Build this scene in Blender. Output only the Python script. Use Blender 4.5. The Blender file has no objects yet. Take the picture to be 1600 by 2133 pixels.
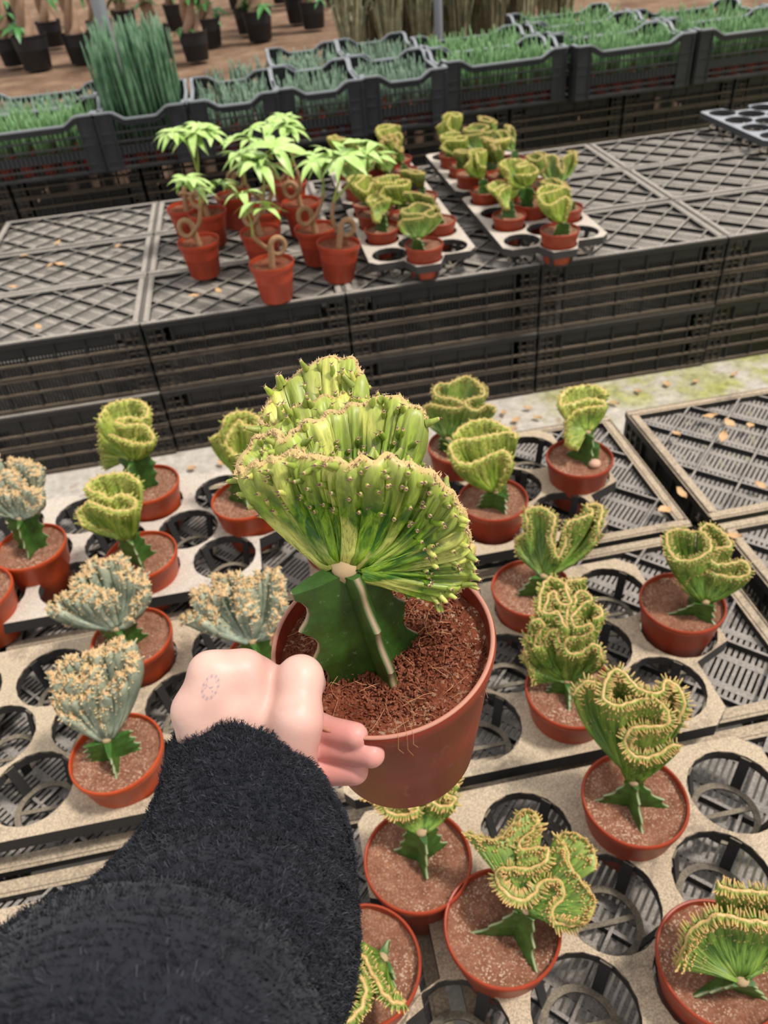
import bpy, math, json
import numpy as np
from mathutils import Vector, Matrix, geometry

# ---------------------------------------------------------------- data tables
CAM_R = [[0.981074,0.171947,-0.089038],[-0.177879,0.618647,-0.765268],[-0.076503,0.766623,0.637524]]
CREST = {"a":[[-11,14,149],[[[-80,59,102],[-77,59,125],[-72,56,149],[-68,51,174],[-63,58,196],[-58,62,213],[-45,93,219],[-21,99,222],[3,97,222],[23,79,220],[32,50,217],[21,33,216],[-3,46,216],[-27,42,215],[-9,30,211],[21,23,211],[35,11,202],[34,-3,189],[6,4,185],[-21,22,189],[-44,38,194]]]],"b":[[-8,-3,140],[[[-18,12,124],[-29,8,148],[-48,13,156],[-65,17,165],[-78,20,173],[-81,33,181],[-68,37,189],[-57,32,199],[-35,13,199],[-12,-1,197],[11,-5,197],[22,-1,204],[10,19,206],[-8,28,206],[-21,21,204],[-35,38,206],[-55,50,208],[-60,63,210],[-45,76,212],[-21,77,214],[3,71,214],[19,56,212],[24,42,210]]]],"c":[[-2,14,139],[[[-42,64,185],[-38,65,193],[-20,58,205],[-10,61,224],[-2,70,229],[18,74,231],[37,64,231],[51,48,229],[47,27,225],[26,38,225],[17,51,227],[2,41,218],[-10,30,205],[-3,20,185],[16,7,177]]]],"d":[[-21,-3,120],[[[-62,34,158],[-57,41,166],[-43,39,173],[-19,20,173],[3,8,175],[11,13,181],[-4,28,184],[-25,40,185],[-32,58,187],[-20,79,189],[-1,72,190],[12,78,191],[36,83,193],[52,59,191],[57,32,188],[48,17,186],[28,19,184],[15,12,182],[20,0,176],[34,-6,173],[52,2,176],[66,-3,171],[66,-9,161]]]],"e":[[2,-10,122],[[[-4,-2,107],[9,-9,134],[16,-8,159],[27,-6,177],[22,5,189],[6,7,189],[-16,1,186],[-39,-3,183],[-58,1,186],[-67,12,196],[-66,27,204],[-48,36,206],[-27,32,206],[-1,34,206],[25,34,206],[44,30,205],[42,18,202]],[[45,27,199],[38,43,206],[29,56,208],[11,73,211],[-15,75,211],[-42,61,210],[-57,45,208]]]],"f":[[16,14,141],[[[-10,-10,122],[-25,3,127],[-23,18,141],[-19,32,155],[-10,38,164],[4,39,173],[19,38,176],[33,34,178],[50,29,180],[52,40,182],[41,50,183],[25,55,183],[6,52,181],[-10,52,181],[-21,50,181],[-19,65,183],[-10,79,185],[8,92,187],[34,91,188],[53,85,188],[65,68,187],[62,53,184]]]],"g":[[16,-6,125],[[[-12,34,137],[-14,44,153],[-7,47,160],[3,42,171],[5,47,184],[7,59,197],[22,61,200],[35,53,200],[43,39,196],[38,26,192],[32,18,182],[32,7,169],[36,-3,154],[44,1,160],[52,11,173],[53,18,191],[63,24,195],[78,24,197],[97,27,200],[93,43,202],[105,43,202],[114,34,200],[101,11,192],[96,2,177],[87,0,160]]]],"h":[[18,-24,120],[[[22,39,192],[12,46,193],[-3,52,193],[-17,46,191],[-24,26,187],[-23,8,184],[-11,0,182],[4,-2,184],[20,3,186],[32,12,188],[34,27,191],[31,43,193],[48,50,193],[60,33,189],[62,13,185],[51,10,183],[38,10,183],[29,2,176],[33,-7,171],[53,-10,171],[70,-12,173],[73,-22,167],[65,-28,161],[48,-24,159],[33,-15,159],[20,-4,162],[3,-3,156],[-11,-3,149],[-11,-8,137]]]],"i":[[-3,10,108],[[[-46,18,103],[-49,23,119],[-56,34,142],[-51,37,151],[-46,31,149],[-52,42,169],[-45,41,172],[-42,43,181],[-44,46,191],[-34,46,195],[-29,40,187],[-37,36,177],[-43,31,166],[-35,28,163],[-32,32,171],[-23,34,180],[-13,33,184],[-13,26,172],[-12,21,161],[-15,17,152]],[[-29,51,198],[-28,64,203],[-20,78,208],[-13,89,211],[-1,95,213],[9,87,212],[12,77,210],[11,64,206],[12,56,204],[2,54,202],[-3,64,204],[-3,74,207],[-11,74,207],[-19,61,202],[-27,53,199],[-20,49,198],[-8,48,199],[-7,36,195],[-2,29,189],[1,41,197],[5,49,200],[16,52,202],[20,63,206],[29,67,208],[36,63,207],[38,52,204],[30,52,203],[13,43,198],[5,33,195],[11,27,187],[25,25,192],[28,20,184],[15,20,178],[-1,23,175],[-8,18,166],[0,11,158],[13,9,161],[24,11,169],[33,7,166],[35,-1,157],[33,-3,142]],[[17,68,205],[16,84,212],[29,83,212],[43,82,213]],[[39,48,202],[45,40,199],[43,30,196],[31,30,195]]]],"j":[[-3,5,128],[[[45,21,200],[52,28,213],[55,37,223],[52,51,227],[42,57,229],[35,46,226],[21,48,226],[11,56,227],[5,69,231],[-4,81,234],[-15,76,231],[-25,64,226],[-28,53,223],[-18,45,219],[-3,44,221],[14,44,223],[27,38,222],[35,29,213],[31,20,202],[13,24,200],[-4,27,198],[-13,22,189],[-10,13,174],[4,6,170],[20,6,172],[35,9,177],[46,8,177]],[[-54,77,208],[-46,80,215],[-37,81,222],[-24,73,223]]]],"k":[[9,14,129],[[[-46,62,156],[-41,55,154],[-29,48,153],[-25,36,149],[-14,28,146],[-1,27,147],[9,28,149],[2,38,153],[-10,40,154],[-14,46,156],[0,47,157],[12,42,156],[20,41,157],[24,34,156],[31,27,152],[42,23,152],[51,27,155],[44,34,156],[35,42,157],[44,48,159],[54,52,160],[58,38,158]]]],"l":[[23,-5,140],[[[-22,72,163],[-12,66,163],[2,58,163],[16,58,163],[28,66,164],[41,78,166],[53,78,166],[58,68,165],[48,57,164],[33,50,163],[34,41,162],[50,40,162],[58,35,162],[49,25,160],[34,24,158],[16,28,158],[3,29,156],[1,16,153],[9,5,150],[20,-1,149],[32,2,151],[41,9,154],[55,9,156],[61,2,155],[57,-9,151],[45,-14,148],[44,-23,145],[55,-30,144],[69,-32,144],[81,-26,148],[86,-12,153],[79,2,157],[74,16,160],[76,31,162],[76,47,163],[87,46,164],[98,35,163],[101,21,161],[97,8,159]]]],"m":[[2,-25,125],[[[-52,-5,126],[-47,0,137],[-38,10,155],[-29,14,164],[-21,14,168],[-14,15,175],[-4,13,175],[8,6,175],[21,2,175],[37,-3,175],[49,5,178],[44,18,182],[31,23,183],[15,28,183],[2,34,183],[1,40,185]],[[32,-24,131],[45,-13,147],[41,-2,168]]]],"p":[[0,14,150],[[[-48,29,154],[-41,37,178],[-18,35,194],[-3,30,194],[16,25,190],[28,12,175],[41,9,178],[47,13,190],[38,22,197],[21,28,199],[11,37,208],[-1,60,214],[-4,77,219],[8,79,221],[27,70,220],[40,57,217],[45,34,211]],[[-7,63,212],[-15,55,209],[-28,52,203],[-41,81,214],[-30,96,220],[-23,103,222]]]],"r":[[-12,-6,128],[[[6,-6,136],[21,-3,153],[26,6,165],[42,8,175],[44,16,185],[30,29,188],[18,29,187],[10,40,190],[17,49,194],[5,65,198],[-8,69,198],[-14,57,194],[-26,69,198],[-44,63,196],[-36,51,192],[-52,47,191],[-62,42,189],[-49,27,186],[-35,18,184],[-20,14,181],[-2,9,178],[-14,6,170],[-31,13,178],[-53,16,178],[-67,23,184],[-80,19,178],[-91,14,168],[-73,14,161],[-70,10,151],[-79,8,142]]]],"t":[[-6,7,120],[[[5,18,147],[-9,19,150],[-1,23,164],[8,24,173],[3,26,183],[16,28,186],[30,28,192],[31,32,204],[43,34,205],[52,42,209],[44,52,213],[45,62,217],[35,71,221],[32,62,217],[20,69,220],[15,60,215],[-1,68,218],[-9,60,213],[-22,66,215],[-36,61,212],[-47,55,208],[-42,43,204],[-26,41,204],[-15,34,196],[-11,46,207],[6,45,207],[0,34,198],[-11,29,186],[-31,34,186],[-45,38,192],[-52,33,181],[-52,27,167],[-37,24,162],[-19,22,158]]]],"s":[[-15,7,128],[[[-106,36,156],[-92,39,168],[-73,32,162],[-67,27,153],[-61,35,171],[-70,44,184],[-85,52,191],[-68,58,193],[-52,49,191],[-37,43,190],[-46,57,193],[-53,69,197],[-35,70,200],[-15,63,199],[-17,45,192],[-23,36,185],[-22,26,167],[-3,18,164],[-10,29,178],[-6,48,194],[3,54,197],[16,59,201],[33,52,201],[37,35,196],[33,20,184],[25,12,165],[7,6,140]]]]}
HELD = {"O":[0.0233,0.2682,1.0716],"g":[0.0108,0.2736,1.1216],"L":[[[0.0518,0.2697,1.0936],[0.0666,0.2685,1.0996],[0.0721,0.2724,1.1076],[0.0716,0.2736,1.1216],[0.0703,0.2743,1.1356],[0.0657,0.2751,1.1496],[0.0592,0.2771,1.1606],[0.0505,0.2793,1.1686],[0.0395,0.2815,1.1746],[0.028,0.2821,1.1756],[0.0166,0.2848,1.1746],[0.0066,0.2932,1.1736],[-0.003,0.3016,1.1726],[-0.0137,0.3056,1.1686],[-0.0234,0.3119,1.1626],[-0.0304,0.3137,1.1576],[-0.0304,0.3269,1.1576],[-0.0234,0.3358,1.1606],[-0.0141,0.3364,1.1636],[-0.0069,0.3272,1.1646],[0.0007,0.3336,1.1656],[0.0108,0.3371,1.1666],[0.0236,0.3406,1.1676],[0.0345,0.3415,1.1686],[0.047,0.3411,1.1696],[0.0581,0.335,1.1676],[0.0615,0.3296,1.1626],[0.0585,0.3481,1.1586],[0.0371,0.3559,1.1616],[0.0261,0.3613,1.1636],[0.013,0.3601,1.1636],[-0.0001,0.3604,1.1616],[-0.0131,0.3552,1.1566],[-0.019,0.3585,1.1556],[-0.0165,0.367,1.1596],[-0.0106,0.3747,1.1636],[-0.0012,0.3797,1.1676],[0.01,0.3823,1.1716],[0.021,0.383,1.1756],[0.0332,0.376,1.1756],[0.0375,0.3696,1.1726],[0.0357,0.3621,1.1656]]]}
HAND = {"thumb":[[[-0.0343,0.2121,1.062],0.0122],[[-0.0244,0.2202,1.0818],0.011],[[-0.0201,0.2378,1.0893],0.01],[[-0.0183,0.2553,1.0627],0.0092]],"index":[[[-0.0418,0.2461,1.086],0.0105],[[-0.0388,0.2541,1.0553],0.0086],[[-0.0153,0.229,1.059],0.0072],[[0.0008,0.2171,1.0654],0.0064]],"middle":[[[-0.0564,0.2442,1.0943],0.011],[[-0.0472,0.2511,1.0443],0.0088],[[-0.0167,0.2253,1.0521],0.0076],[[0.0069,0.2108,1.0571],0.0067]],"ring":[[[-0.067,0.2359,1.0876],0.0105],[[-0.0536,0.2391,1.0337],0.0088],[[-0.022,0.2182,1.0413],0.0076],[[-0.0024,0.2119,1.0442],0.0069]],"little":[[[-0.0709,0.2282,1.0762],0.0098],[[-0.0686,0.2348,1.0279],0.008],[[-0.0456,0.2231,1.0202],0.0072],[[-0.0334,0.2179,1.022],0.0066]],"palm":[[[[-0.0404,0.2452,1.0837],0.0104],[[-0.0389,0.208,1.0454],0.0168]],[[[-0.0468,0.2448,1.0917],0.0106],[[-0.044,0.2095,1.0489],0.0168]],[[[-0.0562,0.243,1.0953],0.0108],[[-0.0493,0.2107,1.0512],0.0168]],[[[-0.0622,0.2392,1.0929],0.0105],[[-0.0541,0.2118,1.0533],0.0168]],[[[-0.0667,0.2347,1.0885],0.0105],[[-0.0585,0.2129,1.054],0.0166]],[[[-0.0694,0.2314,1.0826],0.01],[[-0.0618,0.2137,1.0538],0.016]],[[[-0.071,0.2279,1.0758],0.0096],[[-0.0646,0.2148,1.0532],0.0155]],[[[-0.0389,0.208,1.0454],0.0168],[[-0.0342,0.2177,1.0656],0.0125],[[-0.0342,0.2369,1.0793],0.008]],[[[-0.0374,0.2092,1.0471],0.0155],[[-0.0289,0.2179,1.0713],0.0118]],[[[-0.0404,0.2452,1.0837],0.0104],[[-0.0468,0.2448,1.0917],0.0106],[[-0.0562,0.243,1.0953],0.0108],[[-0.0622,0.2392,1.0929],0.0105],[[-0.0667,0.2347,1.0885],0.0105],[[-0.0694,0.2314,1.0826],0.01],[[-0.071,0.2279,1.0758],0.0096]],[[[-0.0618,0.2437,1.1008],0.0088],[[-0.0568,0.2311,1.0848],0.01]],[[[-0.0731,0.2326,1.0882],0.0082],[[-0.0631,0.225,1.0766],0.01]],[[[-0.0457,0.2434,1.0956],0.0088],[[-0.0463,0.2317,1.0807],0.01]],[[[-0.0389,0.208,1.0454],0.0168],[[-0.0483,0.1756,1.0428],0.024],[[-0.0589,0.1417,1.0556],0.026]],[[[-0.0646,0.2148,1.0532],0.0155],[[-0.0726,0.18,1.0447],0.022],[[-0.076,0.1448,1.0569],0.026]]]}
SLEEVE = [[-0.0528,0.2172,1.053,0.0351,-0.0152,-0.0133],[-0.0521,0.1915,1.0504,0.0513,-0.0132,-0.0087],[-0.0617,0.1617,1.0478,0.066,-0.011,-0.004],[-0.0711,0.133,1.0591,0.0706,-0.0122,-0.0048],[-0.0867,0.1068,1.0726,0.0741,-0.0101,-0.0019],[-0.0966,0.0663,1.101,0.0707,-0.0106,-0.0028],[-0.125,-0.03,1.13,0.07,-0.0136,-0.0065],[-0.17,-0.16,1.12,0.07,-0.0136,-0.0065],[-0.21,-0.3,1.08,0.07,-0.0136,-0.0065]]
STAMP = [[-0.0596,0.2342,1.1006],[-0.0565,0.2373,1.1049],[-0.0571,0.2326,1.0991]]
VIEW_DIR = [-0.1614,0.634,-0.7563]
MONEY = [[-0.209,2.446,[[-0.1776,2.4262,0.7148]]],[0.002,2.182,[[-0.0383,2.1619,0.7066]]],[0.197,2.261,[[0.201,2.2408,0.7733],[0.2823,2.2408,0.792]]],[-0.016,2.455,[[0.0255,2.4348,0.7583]]],[0.154,2.416,[[0.1937,2.3955,0.7341]]],[-0.181,2.715,[[-0.1988,2.6954,0.7844],[-0.1678,2.6954,0.7878]]],[-0.088,2.862,[[-0.0112,2.8421,0.7253]]],[0.003,2.661,[[-0.0384,2.6413,0.721]]],[0.134,2.682,[[0.1038,2.6615,0.7842]]],[0.113,2.916,[[0.1498,2.896,0.7546]]],[-0.255,2.8,[[-0.1362,2.7796,0.6139]]]]
POST = [[-0.7323,5.6,0.7325],[1.4016,6.0,0.5776]]
BG = [[-2.1663,10.1164],[-1.689,10.2417],[-0.8173,9.7866],[-0.3909,9.4873],[0.3336,10.3346],[1.015,10.7993],[-2.2458,11.8608],[-1.5559,11.3395],[-0.6653,12.2103],[-2.508,10.6509],[-3.2878,14.5182],[-1.3354,12.1803],[-0.2443,10.3484],[0.1949,13.5222],[0.8834,11.4368],[0.2264,11.0388],[0.8491,13.7397],[1.5547,13.0299]]
SNAKE = [[0.8155,6.0],[0.9927,6.3],[1.0852,6.05],[1.271,6.4],[1.3295,6.1],[1.5487,6.3],[1.6024,6.1],[1.8078,6.4],[1.8598,6.15],[2.0822,6.4],[2.1245,6.2],[2.3602,6.45],[2.5891,6.7],[1.5388,6.8],[1.9883,6.9],[1.1269,6.8]]
FARTRAY = [1.8998,2.9765,0.495]
LEAFB = [[-0.7431,2.938],[-0.5179,2.8137],[-0.8462,2.8493],[-0.7349,2.7159],[-0.7024,2.7121],[-0.1701,2.2912],[-0.2427,2.2815],[-0.6941,2.2208],[-0.8292,2.5647]]
LEAFF = [[0.8584,1.2488],[0.8817,1.2128],[0.9161,1.193],[0.763,1.2079],[0.8456,1.1721],[0.6827,1.0268],[0.6317,0.9899],[0.7127,0.8924],[0.83,1.0077]]
LEAFA = [[0.6611,2.0428],[0.685,1.991],[0.7437,2.0475],[0.6088,2.0291],[0.654,1.9431],[1.119,2.0387],[1.2261,2.0529],[1.3204,2.039],[1.459,2.0438],[1.0164,1.9931],[0.7546,1.9843],[-0.3506,2.024],[-0.2608,2.024]]

# ---------------------------------------------------------------- camera, sky, sun, exposure
SC = bpy.context.scene
COL = SC.collection
cam_d = bpy.data.cameras.new('camera'); cam = bpy.data.objects.new('camera', cam_d); COL.objects.link(cam)
r_, d_, u_ = CAM_R                                   # world axes seen from the camera
cam.matrix_world = Matrix(((r_[0], r_[1], r_[2], 0), (d_[0], d_[1], d_[2], 0), (u_[0], u_[1], u_[2], 1.38), (0, 0, 0, 1)))
cam_d.sensor_fit = 'VERTICAL'; cam_d.sensor_height = 36.0; cam_d.lens = 36.0 * 1600 / 2133
cam_d.clip_start = 0.02; cam_d.clip_end = 200
cam_d.dof.use_dof = True; cam_d.dof.focus_distance = 0.40; cam_d.dof.aperture_fstop = 14.0
SC.camera = cam

world = bpy.data.worlds.new('greenhouse_daylight'); SC.world = world; world.use_nodes = True
wn = world.node_tree.nodes; wl = world.node_tree.links
bg = wn['Background']
tc = wn.new('ShaderNodeTexCoord'); sx = wn.new('ShaderNodeSeparateXYZ'); cr = wn.new('ShaderNodeValToRGB')
wl.new(tc.outputs['Generated'], sx.inputs[0]); wl.new(sx.outputs['Z'], cr.inputs[0]); wl.new(cr.outputs[0], bg.inputs['Color'])
cr.color_ramp.elements[0].position = 0.0; cr.color_ramp.elements[0].color = (0.55, 0.56, 0.55, 1)
cr.color_ramp.elements[1].position = 0.5; cr.color_ramp.elements[1].color = (1.0, 1.0, 1.0, 1)
bg.inputs['Strength'].default_value = .85

sun_d = bpy.data.lights.new('sun', 'SUN'); sun = bpy.data.objects.new('sun', sun_d); COL.objects.link(sun)
sun_d.energy = 3.0; sun_d.angle = math.radians(9); sun_d.color = (1.0, 0.95, 0.87)
sun.rotation_euler = Vector((-0.55, 0.12, -1.0)).to_track_quat('-Z', 'Y').to_euler()
sun.location = (3, -1, 5)

SC.view_settings.view_transform = 'Standard'; SC.view_settings.look = 'None'
SC.view_settings.gamma = 1.0; SC.view_settings.use_curve_mapping = False
SC.view_settings.exposure = 0.2

# ---------------------------------------------------------------- helpers: objects
RNG = np.random.default_rng(7)

def thing(name, label, cat, loc=(0, 0, 0), rot=(0, 0, 0), group=None):
    o = bpy.data.objects.new(name, None); COL.objects.link(o)
    o.empty_display_size = 0.05
    o.location = loc; o.rotation_euler = rot
    o['label'] = label; o['category'] = cat
    if group: o['group'] = group
    return o

def obj(name, me, parent=None, kind=None, label=None, loc=None, rot=None):
    o = bpy.data.objects.new(name, me); COL.objects.link(o)
    if parent is not None: o.parent = parent
    if kind: o['kind'] = kind
    if label: o['label'] = label
    if loc is not None: o.location = loc
    if rot is not None: o.rotation_euler = rot
    return o

def tag(o, label, cat, group=None):
    o['label'] = label; o['category'] = cat
    if group: o['group'] = group
    return o

def nrm(v):
    v = np.asarray(v, float); n = np.linalg.norm(v, axis=-1, keepdims=True); return v / np.maximum(n, 1e-9)

class MB:
    """collects vertices and faces of one mesh; per-vertex vector attribute 'vec'"""
    def __init__(s): s.v = []; s.f = []; s.a = []; s.n = 0; s.mi = []
    def add(s, v, f, a=None, m=0):
        v = np.asarray(v, float).reshape(-1, 3); k = s.n
        s.v.append(v)
        s.a.append(np.zeros((len(v), 3)) if a is None else np.broadcast_to(np.asarray(a, float), (len(v), 3)))
        s.f.extend([tuple(int(i) + k for i in q) for q in f]); s.mi.extend([m] * len(f)); s.n += len(v)
    def box(s, c, size, ax=None, a=None, m=0):
        h = np.array(size) / 2; c = np.array(c)
        p = np.array([(x, y, z) for x in (-1, 1) for y in (-1, 1) for z in (-1, 1)]) * h
        if ax is not None: p = p @ np.array(ax)
        s.add(p + c, [(0, 1, 3, 2), (4, 6, 7, 5), (0, 4, 5, 1), (2, 3, 7, 6), (0, 2, 6, 4), (1, 5, 7, 3)], a, m)
    def bar(s, p, q, w, h, up=(0, 0, 1), a=None, m=0):
        p = np.array(p, float); q = np.array(q, float); d = q - p; L = np.linalg.norm(d)
        if L < 1e-6: return
        d = d / L; sd = nrm(np.cross(np.array(up, float), d)); u = np.cross(d, sd)
        s.box((p + q) / 2, (L, w, h), (d, sd, u), a, m)
    def tube(s, P, rad, n=8, a=None, cap=True, m=0, flat=1.0):
        P = np.asarray(P, float); k = len(P); rad = np.broadcast_to(np.asarray(rad, float), (k,))
        T = nrm(np.gradient(P, axis=0)); ref = np.array([0.31, 0.17, 0.93]) if abs(T[0][2]) < .9 else np.array([1., .1, 0])
        U = []; u = nrm(ref - T[0] * ref.dot(T[0]))
        for t in T: u = nrm(u - t * u.dot(t)); U.append(u)
        U = np.array(U); W = np.cross(T, U); th = np.arange(n) * 2 * math.pi / n
        V = P[:, None] + rad[:, None, None] * (np.cos(th)[None, :, None] * U[:, None] + flat * np.sin(th)[None, :, None] * W[:, None])
        f = []
        for i in range(k - 1):
            for j in range(n):
                j2 = (j + 1) % n; f.append((i * n + j, i * n + j2, (i + 1) * n + j2, (i + 1) * n + j))
        if cap: f.append(tuple(range(n - 1, -1, -1))); f.append(tuple((k - 1) * n + j for j in range(n)))
        A = a
        if a is None:
            A = np.zeros((k, n, 3)); A[:, :, 1] = np.linspace(0, 1, k)[:, None]; A = A.reshape(-1, 3)
        s.add(V.reshape(-1, 3), f, A, m)
    def lathe(s, prof, n=40, a=None, closed=False, m=0, c=(0, 0)):
        prof = np.asarray(prof, float); k = len(prof); th = np.arange(n) * 2 * math.pi / n
        V = np.stack([prof[:, 0:1] * np.cos(th) + c[0], prof[:, 0:1] * np.sin(th) + c[1], np.repeat(prof[:, 1:2], n, 1)], -1)
        f = []
        for i in range(k if closed else k - 1):
            i2 = (i + 1) % k
            for j in range(n):
                j2 = (j + 1) % n; f.append((i * n + j, i * n + j2, i2 * n + j2, i2 * n + j))
        s.add(V.reshape(-1, 3), f, a, m)
    def mesh(s, name, mats, smooth=False, angle=None):
        me = bpy.data.meshes.new(name)
        V = np.concatenate(s.v); me.from_pydata(V.tolist(), [], s.f)
        for m in (mats if isinstance(mats, (list, tuple)) else [mats]): me.materials.append(m)
        at = me.attributes.new('vec', 'FLOAT_VECTOR', 'POINT'); at.data.foreach_set('vector', np.concatenate(s.a).astype(np.float32).ravel())
        if any(s.mi): me.polygons.foreach_set('material_index', s.mi)
        if smooth: me.polygons.foreach_set('use_smooth', [True] * len(me.polygons))
        me.update()
        if smooth and angle: me.set_sharp_from_angle(angle=math.radians(angle))
        return me

def catmull(P, ds):
    P = np.asarray(P, float); Q = np.concatenate([[2 * P[0] - P[1]], P, [2 * P[-1] - P[-2]]]); out = []
    t = np.linspace(0, 1, 16, endpoint=False)[:, None]
    for i in range(1, len(Q) - 2):
        a, b, c, d = Q[i - 1], Q[i], Q[i + 1], Q[i + 2]
        out.append(.5 * (2 * b + (c - a) * t + (2 * a - 5 * b + 4 * c - d) * t ** 2 + (3 * b - a - 3 * c + d) * t ** 3))
    X = np.concatenate(out + [P[-1:]]); L = np.concatenate([[0], np.cumsum(np.linalg.norm(np.diff(X, axis=0), axis=1))])
    n = max(4, int(round(L[-1] / ds)) + 1); sN = np.linspace(0, L[-1], n)
    return np.stack([np.interp(sN, L, X[:, k]) for k in range(3)], -1), sN

# ---------------------------------------------------------------- helpers: materials
def lin(h):
    c = [int(h[i:i + 2], 16) / 255 for i in (0, 2, 4)]
    return tuple(x / 12.92 if x <= .04045 else ((x + .055) / 1.055) ** 2.4 for x in c) + (1,)

class NT:
    def __init__(s, name, rough=.5, spec=.4):
        s.m = bpy.data.materials.new(name); s.m.use_nodes = True; s.t = s.m.node_tree
        s.b = s.t.nodes['Principled BSDF']; s.b.inputs['Roughness'].default_value = rough
        s.b.inputs['Specular IOR Level'].default_value = spec
    def nd(s, t, ins=None, **kw):
        n = s.t.nodes.new(t)
        for k, v in kw.items(): setattr(n, k, v)
        for k, v in (ins or {}).items(): s.put(n.inputs[k], v)
        return n
    def put(s, sock, v):
        if hasattr(v, 'is_output'): s.t.links.new(v, sock)
        else: sock.default_value = v
    def obj(s): return s.nd('ShaderNodeTexCoord').outputs['Object']
    def pos(s): return s.nd('ShaderNodeNewGeometry').outputs['Position']
    def normz(s): return s.nd('ShaderNodeSeparateXYZ', {0: s.nd('ShaderNodeNewGeometry').outputs['Normal']}).outputs['Z']
    def attr(s): return s.nd('ShaderNodeAttribute', attribute_name='vec').outputs['Vector']
    def xyz(s, v):
        n = s.nd('ShaderNodeSeparateXYZ', {0: v}); return n.outputs
    def comb(s, x, y, z): return s.nd('ShaderNodeCombineXYZ', {0: x, 1: y, 2: z}).outputs[0]
    def math(s, op, a, b=0.0, c=None, clamp=False):
        n = s.nd('ShaderNodeMath', operation=op, use_clamp=clamp); s.put(n.inputs[0], a); s.put(n.inputs[1], b)
        if c is not None: s.put(n.inputs[2], c)
        return n.outputs[0]
    def noise(s, vec, scale, detail=4, rough=.55, dist=0):
        return s.nd('ShaderNodeTexNoise', {'Vector': vec, 'Scale': scale, 'Detail': detail, 'Roughness': rough, 'Distortion': dist}).outputs[0]
    def voro(s, vec, scale, out='Distance'):
        return s.nd('ShaderNodeTexVoronoi', {'Vector': vec, 'Scale': scale}).outputs[out]
    def ramp(s, fac, *stops):
        n = s.nd('ShaderNodeValToRGB', {0: fac}); e = n.color_ramp.elements
        while len(e) < len(stops): e.new(.5)
        for i, (p, c) in enumerate(stops):
            e[i].position = p; e[i].color = c if isinstance(c, tuple) else (c, c, c, 1)
        return n.outputs[0]
    def mix(s, f, a, b, mode='MIX'):
        n = s.nd('ShaderNodeMix', data_type='RGBA', blend_type=mode); s.put(n.inputs[0], f); s.put(n.inputs[6], a); s.put(n.inputs[7], b)
        return n.outputs[2]
    def scale(s, v, k):
        return s.nd('ShaderNodeVectorMath', {0: v, 1: k}, operation='MULTIPLY').outputs[0]
    def bump(s, h, strength=.3, dist=.002):
        s.put(s.b.inputs['Normal'], s.nd('ShaderNodeBump', {'Height': h, 'Strength': strength, 'Distance': dist}).outputs[0])
    def col(s, c): s.put(s.b.inputs['Base Color'], c); return s
    def rough(s, c): s.put(s.b.inputs['Roughness'], c); return s

def dusty_plastic(name, base, dust, amount, rough=.45, side=.12, scale=1.0):
    """dark moulded plastic with settled dust on the faces that look up"""
    M = NT(name, rough, .25); p = M.pos()
    n1 = M.noise(p, 9 * scale, 5); n2 = M.noise(p, 70 * scale, 5, .7); n3 = M.noise(p, 320 * scale, 2)
    up = M.ramp(M.normz(), (.25, 0.0), (.8, 1.0))
    mott = M.math('ADD', M.math('MULTIPLY', n1, .6), M.math('MULTIPLY', n2, .5))
    d = M.ramp(mott, (.42 - .3 * amount, 0.0), (.72 - .25 * amount, 1.0))
    lvl = M.math('MULTIPLY', M.math('MULTIPLY_ADD', up, 1 - side, side), M.math('MULTIPLY', d, min(1, amount + .25)), clamp=True)
    dc = M.mix(M.ramp(n3, (.4, 0.0), (.62, 1.0)), dust, tuple(x * .62 for x in dust[:3]) + (1,))
    M.col(M.mix(lvl, base, dc)); M.rough(M.math('MULTIPLY_ADD', lvl, .45, rough)); M.bump(n2, .15, .001)
    return M.m

BLACK = (0.011, 0.012, 0.014, 1)
m_crate_back = dusty_plastic('black_crate_plastic_grey_dust', BLACK, lin('aea59b'), .84, side=.04)
m_crate_front = dusty_plastic('black_crate_plastic_beige_dust', BLACK, lin('bba890'), .74, side=.05)
m_crate_far = dusty_plastic('black_crate_plastic_clean', (0.018, 0.021, 0.026, 1), lin('77706a'), .35, side=.2)
m_lattice = dusty_plastic('front_lattice_grey_dust', BLACK, lin('a9a098'), .66, side=.04, scale=1.5)
m_rail = dusty_plastic('crate_rail_brown_dust', BLACK, lin('8d7c6a'), .62, side=.42, scale=2)
m_rim = NT('crate_rim_highlight_grey', .4).col(lin('8d9095')).m  # highlight along the black plant crate rims, put in as pale grey colour
m_tray = dusty_plastic('tray_plastic_dust', (0.02, 0.021, 0.025, 1), lin('c8b49a'), .70, side=.05, scale=1.6)
m_tray_pale = dusty_plastic('tray_plastic_pale_dust', (0.03, 0.03, 0.034, 1), lin('d3c6b8'), .86, side=.05, scale=1.6)
m_tray_grey = dusty_plastic('tray_plastic_grey', (0.03, 0.032, 0.036, 1), lin('a9aab0'), .75, side=.1)
m_cup = dusty_plastic('tray_cup_plastic', (0.02, 0.021, 0.025, 1), lin('a39580'), .5, side=.08, scale=1.6)

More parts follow.
